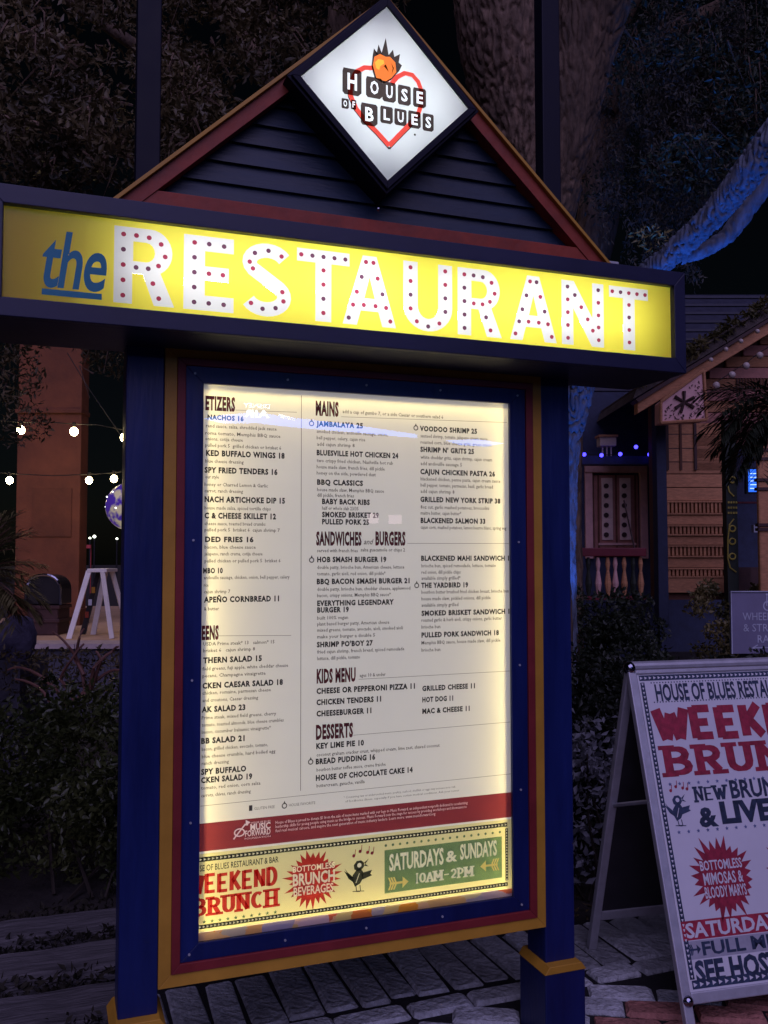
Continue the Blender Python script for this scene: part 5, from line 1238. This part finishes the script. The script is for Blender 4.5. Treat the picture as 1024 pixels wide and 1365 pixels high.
# big dark roof behind
br = thing('metal_roof_building', bg(2.5, 17, -.03), 'large building with a dark ribbed metal roof behind the tan house', 'building')
xq0, xq1 = BP(700, 450, 16)[0], BP(1150, 450, 16)[0]
z0_, z1_ = BP(900, 560, 16)[1], BP(900, 375, 19)[1]
build(MB(bg).add([(xq0, 16, z0_), (xq1, 16, z0_), (xq1, 20, z1_), (xq0, 20, z1_), (xq0, 16, z0_-.15), (xq1, 16, z0_-.15), (xq1, 20, z1_-.15), (xq0, 20, z1_-.15)], [(0,1,2,3),(7,6,5,4),(0,4,5,1),(3,2,6,7),(0,3,7,4),(1,5,6,2)]), 'roof', 'roof', br)
for k_ in range(13):
    t = (k_+.5)/13; y = 16+4*t; z = z0_+(z1_-z0_)*t; build(MB(bg).box(xq0, xq1, y-.04, y+.04, z, z+.05), 'roof_rib', 'roof', br)
build(MB(bg).box(xq0, xq1, 16.6, 20, -.03, z0_-.02), 'wall', 'slate_blue', br)
# lantern box on legs
lbx = thing('birdhouse_box', bw(811, 600, 12.6), 'small cream box on four thin legs above the door', 'box')
d = 12.6; x0_, x1_ = BP(800, 590, d)[0], BP(822, 590, d)[0]; zz0, zz1 = BP(811, 594.5, d)[1], BP(811, 582.5, d)[1]
build(MB(bg).box(x0_, x1_, d, d+.2, zz0, zz1), 'body', 'cream_box', lbx, bevel=.01); build(MB(bg).box(x0_-.02, x1_+.02, d-.02, d+.22, zz1, zz1+.03), 'lid', 'tan_wood', lbx)
for q in (.04, .10, .16): build(MB(bg).box(x0_+q, x0_+q+.018, d+.05, d+.07, BP(811, 608, d)[1], zz0), 'leg', 'cream_box', lbx)
o = build(MB(bg).box(BP(770, 610, d)[0], BP(870, 610, d)[0], d, d+.25, BP(811, 619, d)[1], BP(811, 608, d)[1]), 'porch_beam', 'slate_blue'); tag(o, 'dark slate blue porch beam carrying the blue fairy lights', 'beam')
fy = thing('fairy_lights', bw(779, 606, 12.5), 'string of blue fairy lights along the porch beam', 'fairy lights')
fp_ = [(770, 604), (779, 606), (802, 607), (827, 605.5), (848, 596), (866, 606), (875, 603)]
build(MB().tube([tuple(bw(u, v, 12.5)) for u, v in fp_], .006, 5), 'cable', 'cable', fy)
for u, v in fp_[1:6]: build(MB().ball(tuple(bw(u, v, 12.5)), .028, 8, 6), 'bulb', 'bulb_blue', fy)
# railing
rl = thing('porch_railing', bw(808, 800, 11.2), 'red topped porch railing with pale pink balusters', 'railing')
d = 11.2
build(MB(bg).box(BP(745, 735, d)[0], BP(862, 735, d)[0], d, d+.12, BP(800, 742, d)[1], BP(800, 730.5, d)[1]), 'top_rail', 'railred', rl, bevel=.01)
build(MB(bg).box(BP(745, 735, d)[0], BP(862, 735, d)[0], d+.02, d+.1, BP(800, 800, d)[1], BP(800, 795, d)[1]), 'bottom_rail', 'railred', rl)
for k_, u in enumerate((752, 762, 772, 786, 799, 812, 822, 834, 846, 856)):
    x_ = BP(u, 770, d)[0]; zt0, zt1 = BP(u, 796, d)[1], BP(u, 743, d)[1]; pr_ = [.018, .03, .042, .03, .018, .03, .018]
    build(MB(bg).tube([(x_, d+.06, zt0+(zt1-zt0)*i/6) for i in range(7)], pr_, 8), 'baluster', ['pink_wood', 'tan_wood', 'green_post'][(k_ % 5 == 3)*2 or k_ % 2], rl)
o = build(MB(bg).tube([(BP(832, 667, 11.6)[0], 11.6, BP(832, 667, 11.6)[1]), (BP(846, 732, 11.4)[0], 11.4, BP(846, 732, 11.4)[1])], .012, 6), 'leaning_rod', 'brown'); tag(o, 'thin dark rod leaning diagonally across the pierced door', 'rod')
# plaque
pq = thing('star_plaque', bw(912, 564, 11.0), 'pale wooden plaque with dark six armed star under the roof edge', 'plaque')
d = 11.0
def PQ(u, v): return BP(u, v, d)
build(MB(bg).prism([PQ(*q) for q in ((881, 564), (942, 560), (938, 494), (881, 536))], d, d+.25), 'board', 'pink_wood', pq, bevel=.01)
for a_, b_ in (((881, 564), (942, 560)), ((942, 560), (938, 494)), ((938, 494), (881, 536)), ((881, 536), (881, 564))):
    p0, p1 = PQ(*a_), PQ(*b_); build(MB(bg).tube([(p0[0], d-.01, p0[1]), (p1[0], d-.01, p1[1])], .02, 6), 'edge_strip', 'tan_wood', pq)
cs0 = PQ(912, 536.5)
for a in (25, 90, 150, 215, 250, 330):
    e_ = (cs0[0]+.135*math.cos(math.radians(a)), cs0[1]+.135*math.sin(math.radians(a))); build(MB(bg).tube([(cs0[0], d-.015, cs0[1]), (e_[0], d-.015, e_[1])], [.014, .024], 6), 'star_arm', 'brown', pq)
rr_ = random.Random(2); cnt = 0
Q_ = MB(bg)
for k_ in range(160):
    u = rr_.uniform(884, 938); v = rr_.uniform(500, 560)
    if v < 541-(u-881)*.72+4 or math.hypot(u-912, v-536) < 17: continue
    p0 = PQ(u, v); a = rr_.uniform(0, 3.1); Q_.tube([(p0[0], d-.006, p0[1]), (p0[0]+.025*math.cos(a), d-.006, p0[1]+.025*math.sin(a))], .005, 4)
tag(build(Q_, 'painted_dash', 'brown', pq), kind='stuff')
# unlit bulbs along the fascia
gb = thing('roof_bulb_string', bw(940, 505, 11.1), 'string of unlit round bulbs hanging below the house roof edge', 'string lights')
bp_ = [(955, 514), (976, 500), (995, 488), (1013, 474), (1034, 462), (1055, 452)]
build(MB().tube([tuple(bw(u, v-4, 11.1)) for u, v in bp_], .006, 5), 'cable', 'cable', gb)
for u, v in bp_: build(MB().ball(tuple(bw(u, v, 11.1)), .045, 10, 8), 'bulb', 'bulb_off', gb, smooth=True)
bp2 = [(948, 480), (968, 466), (988, 455), (1010, 442)]
for u, v in bp2: build(MB().ball(tuple(bw(u, v, 11.1)), .030, 10, 8), 'bulb', 'bulb_off', gb, smooth=True)
# carved green post with yellow rings
cp = thing('carved_post', bg(BP(975, 780, 10.8)[0], 10.8, -.03), 'dark green carved post with yellow rings and chequered band', 'post'); d = 10.8
x0_, x1_ = BP(969, 700, d)[0], BP(983.5, 700, d)[0]
build(MB(bg).box(x0_, x1_, d, d+.13, -.03, BP(975, 560, d)[1]), 'shaft', 'green_post', cp)
for v_ in (640, 705, 722, 742):
    c_ = BP(976, v_, d); pts = [(c_[0]+.036*math.cos(a), d-.01, c_[1]+.036*math.sin(a)) for a in [i*math.pi/6 for i in range(13)]]; build(MB(bg).tube(pts, .010, 5), 'ring', 'yellow_paint', cp)
for r0 in range(3):
    for c0_ in range(4):
        p_ = BP(971.2+c0_*3.4, 670+r0*7, d); build(MB(bg).box(p_[0]-.010, p_[0]+.010, d-.012, d, p_[1]-.012, p_[1]+.012), 'check', 'yellow_paint', cp)
build(MB(bg).tube([(BP(u, v, d)[0], d-.01, BP(u, v, d)[1]) for u, v in ((970, 648), (972, 656), (978, 662))], .009, 5), 'curl', 'yellow_paint', cp)
build(MB(bg).tube([(BP(u, v, d)[0], d-.01, BP(u, v, d)[1]) for u, v in ((978, 692), (972, 700), (970, 720), (970, 745), (973, 757), (981, 763))], .009, 5), 'curl', 'yellow_paint', cp)
# pillar at right
pp = thing('carved_pillar', bg(BP(1020, 700, 10.4)[0], 10.4, -.03), 'tan carved pillar with dark bands at the right edge', 'pillar'); d = 10.4
x0_, x1_ = BP(1012, 700, d)[0], BP(1050, 700, d)[0]
build(MB(bg).box(x0_, x1_, d, d+.07, -.03, BP(1020, 580, d)[1]), 'shaft', 'tan_wood', pp, bevel=.02)
for v_ in (600, 612, 640, 652, 700, 706): build(MB(bg).box(x0_-.015, x1_+.01, d-.02, d+.08, BP(1020, v_+2, d)[1], BP(1020, v_-2, d)[1]), 'band', 'brown', pp)
# screen and ledge deeper in
sc_ = thing('wall_screen', bw(1004, 656, 14.5), 'glowing blue screen with pale text lines beside the pillar', 'screen'); d = 14.5
x0_, x1_ = BP(998, 640, d)[0], BP(1011, 640, d)[0]; z0_, z1_ = BP(1004, 656, d)[1], BP(1004, 626, d)[1]
build(MB(bg).box(x0_-.03, x1_+.03, d+.01, d+.1, z0_-.03, z1_+.03), 'casing', 'black', sc_); build(MB(bg).box(x0_, x1_, d-.004, d+.01, z0_, z1_), 'display', 'screen', sc_)
for k_ in range(5): build(MB(bg).box(x0_+.02, x1_-.03, d-.008, d-.004, z0_+.05+k_*.06, z0_+.062+k_*.06), 'text_line', 'screen_line', sc_)
o = build(MB(bg).box(BP(984, 670, 14)[0], BP(1060, 670, 14)[0], 14, 14.1, BP(1000, 671.5, 14)[1], BP(1000, 669, 14)[1]), 'bar_ledge', 'railred'); tag(o, 'thin red ledge beneath the blue screen', 'ledge')
o = build(MB(bg).box(BP(1005, 700, 14)[0], BP(1011, 700, 14)[0], 14, 14.1, BP(1000, 710, 14)[1], BP(1000, 700, 14)[1]), 'price_card', 'chalk'); tag(o, 'small pale card below the red ledge', 'card')
for k_, u in enumerate((990, 1003)):
    d = 11.6; t = thing('bar_chair', bg(BP(u, 780, d)[0], d, -.03), ['dark tall chair beside the carved green post', 'dark tall chair beside the tan pillar'][k_], 'chair', 'dark chairs on the porch')
    x_ = BP(u, 780, d)[0]; s_ = .16
    build(MB(bg).box(x_-s_, x_+s_, d-s_, d+s_, .80, .84), 'seat', 'brown', t); build(MB(bg).box(x_-s_, x_+s_, d+s_-.03, d+s_, .98, 1.42), 'backrest', 'brown', t)
    for a in (-1, 1):
        for b in (-1, 1): build(MB(bg).box(x_+a*s_-.015, x_+a*s_+.015, d+b*s_-.015, d+b*s_+.015, -.03, .80 if b < 0 else 1.42), 'leg', 'lavboard', t)
# notice board
d = 6.0; nb = thing('notice_board', bg(BP(1015, 870, d)[0], d, -.03), 'slate lavender board lettered wheelchair and stroller ramp', 'sign board')
NP = Plane(bg(0, d, 0), RT, (0, 0, 1), -FH)
x0_, x1_ = BP(975, 830, d)[0], BP(1078, 830, d)[0]; z0_, z1_ = BP(1000, 872, d)[1], BP(1000, 789, d)[1]
bd = build(MB(bg).box(x0_, x1_, d, d+.03, z0_, z1_), 'board', 'lavboard', nb, bevel=.003)
for x_ in (x0_+.1, x1_-.1): build(MB(bg).box(x_-.025, x_+.025, d+.032, d+.08, -.03, z1_-.05), 'post', 'black', nb)
ring_ = MB(bg).tube([(x0_, d-.004, z0_), (x0_, d-.004, z1_), (x1_, d-.004, z1_)], .005, 4); build(ring_, 'rope_edge', 'chalk', nb)
T = Txt(NP, .002)
for s, u0, v0, u1, c in (('WHEELCHAIR', 990, 827, 1062, 10), ('& STROLLER', 991, 842, 1062, 10), ('RAMP', 1010, 857, 1042, 10)): T.put(s, u0, v0, u1, c, 0)
T.line(1003, 864, 1055, 863, .006); T.line(1003, 864, 1010, 860, .006, .0022); T.line(1003, 864, 1010, 868, .006, .0024)
a, b = NP.px(1024, 808)
n_ = 14; T.raw([(a+.035*math.sin(6.28*k_/n_), b+.035*math.cos(6.28*k_/n_)) for k_ in range(n_)]+[(a+.027*math.sin(6.28*k_/n_), b+.027*math.cos(6.28*k_/n_)) for k_ in range(n_)], [(k_, (k_+1) % n_, n_+(k_+1) % n_, n_+k_) for k_ in range(n_)])
T.line(1022, 808, 1022, 795, .007, .0026); T.line(1022, 803, 1029, 803, .006, .0028); a2, b2 = NP.px(1022, 793); T.disc(a2, b2, .008, d=.003)
T.done('board_lettering', 'chalk', bd)
# hanging palm over the porch
hp = bw(1060, 545, 8.5); sp_r = []; rq = random.Random(6)
for k_ in range(22):
    a = rq.uniform(2.2, 4.1); el = rq.uniform(-.45, .8); dv = RT*math.cos(a)*math.cos(el)+FH*math.sin(a)*math.cos(el)*.6+Vector((0, 0, 1))*math.sin(el); sp_r.append((tuple(hp), tuple(dv), rq.uniform(.5, 1.0), rq.uniform(.8, 1.8)))
palm('palm_tree', 'dark palm with drooping fronds in front of the tan house', (hp.x, hp.y, -.03), sp_r, trunk=([(hp.x, hp.y, -.03), tuple(hp)], [.12, .10]), m='leaf_dark', ll=.3, lw=.012, cat='palm')
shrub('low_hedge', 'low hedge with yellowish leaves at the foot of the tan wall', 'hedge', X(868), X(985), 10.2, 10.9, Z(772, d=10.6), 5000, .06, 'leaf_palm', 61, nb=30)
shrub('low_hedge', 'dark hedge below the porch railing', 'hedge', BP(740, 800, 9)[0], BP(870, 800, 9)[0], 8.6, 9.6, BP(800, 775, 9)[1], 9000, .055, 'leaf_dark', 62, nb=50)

# ================================================================== BEHIND THE CAMERA: lit shop front mirrored in the menu glass
def MR(u, v, Y=9.0):
    p = P(u, v, Y); return (p.x, -p.y, p.z)
sf = thing('shop_front', (MR(450, 560)[0], -9.3, 0), 'shop front across the plaza with glowing blue neon fascia and white lettering', 'shop')
c0, c1 = MR(255, 640), MR(720, 480)
build(MB().box(c0[0]-2, c1[0]+2, -9.6, -9.2, -.03, 5.2), 'wall', 'navy', sf)
def neon(pts, name, m, y=-9.10):
    q = [MR(*p) for p in pts]; build(MB().prism([(a, c) for a, _, c in q], y-.05, y), name, m, sf)
neon([(275, 556), (300, 551), (345, 548), (400, 556), (400, 568), (345, 562), (300, 562)], 'neon_fascia', 'neon_blue')
neon([(400, 556), (470, 564), (560, 578), (560, 582), (470, 574), (400, 568)], 'neon_fascia', 'neon_blue')
neon([(600, 586), (640, 584), (676, 590), (655, 594), (620, 592)], 'neon_fascia', 'neon_blue')
neon([(495, 684), (508, 684), (508, 697), (495, 697)], 'lit_window', 'neon_pink'); neon([(523, 686), (539, 686), (539, 698), (523, 698)], 'lit_window', 'neon_pink')
# lettering faces +Y (towards the sign)
SFP = Plane((0, -9.08, 0), (-1, 0, 0), (0, 0, 1), (0, 1, 0))
T = Txt(SFP, 0.0)
xa_ = -MR(362, 545)[0]; xb_ = -MR(326, 545)[0]
T.fit('AIR', xa_, MR(345, 555)[2], xb_, (MR(345, 545)[2]-MR(345, 555)[2])*.95, .04); T.fit('DISNEY', xa_, MR(345, 542.5)[2], xb_, (MR(345, 536)[2]-MR(345, 542.5)[2])*.9, .02); T.done('neon_lettering', 'neon_white', sf)
neon([(375, 550), (395, 556), (395, 559), (375, 555)], 'neon_swash', 'neon_white')
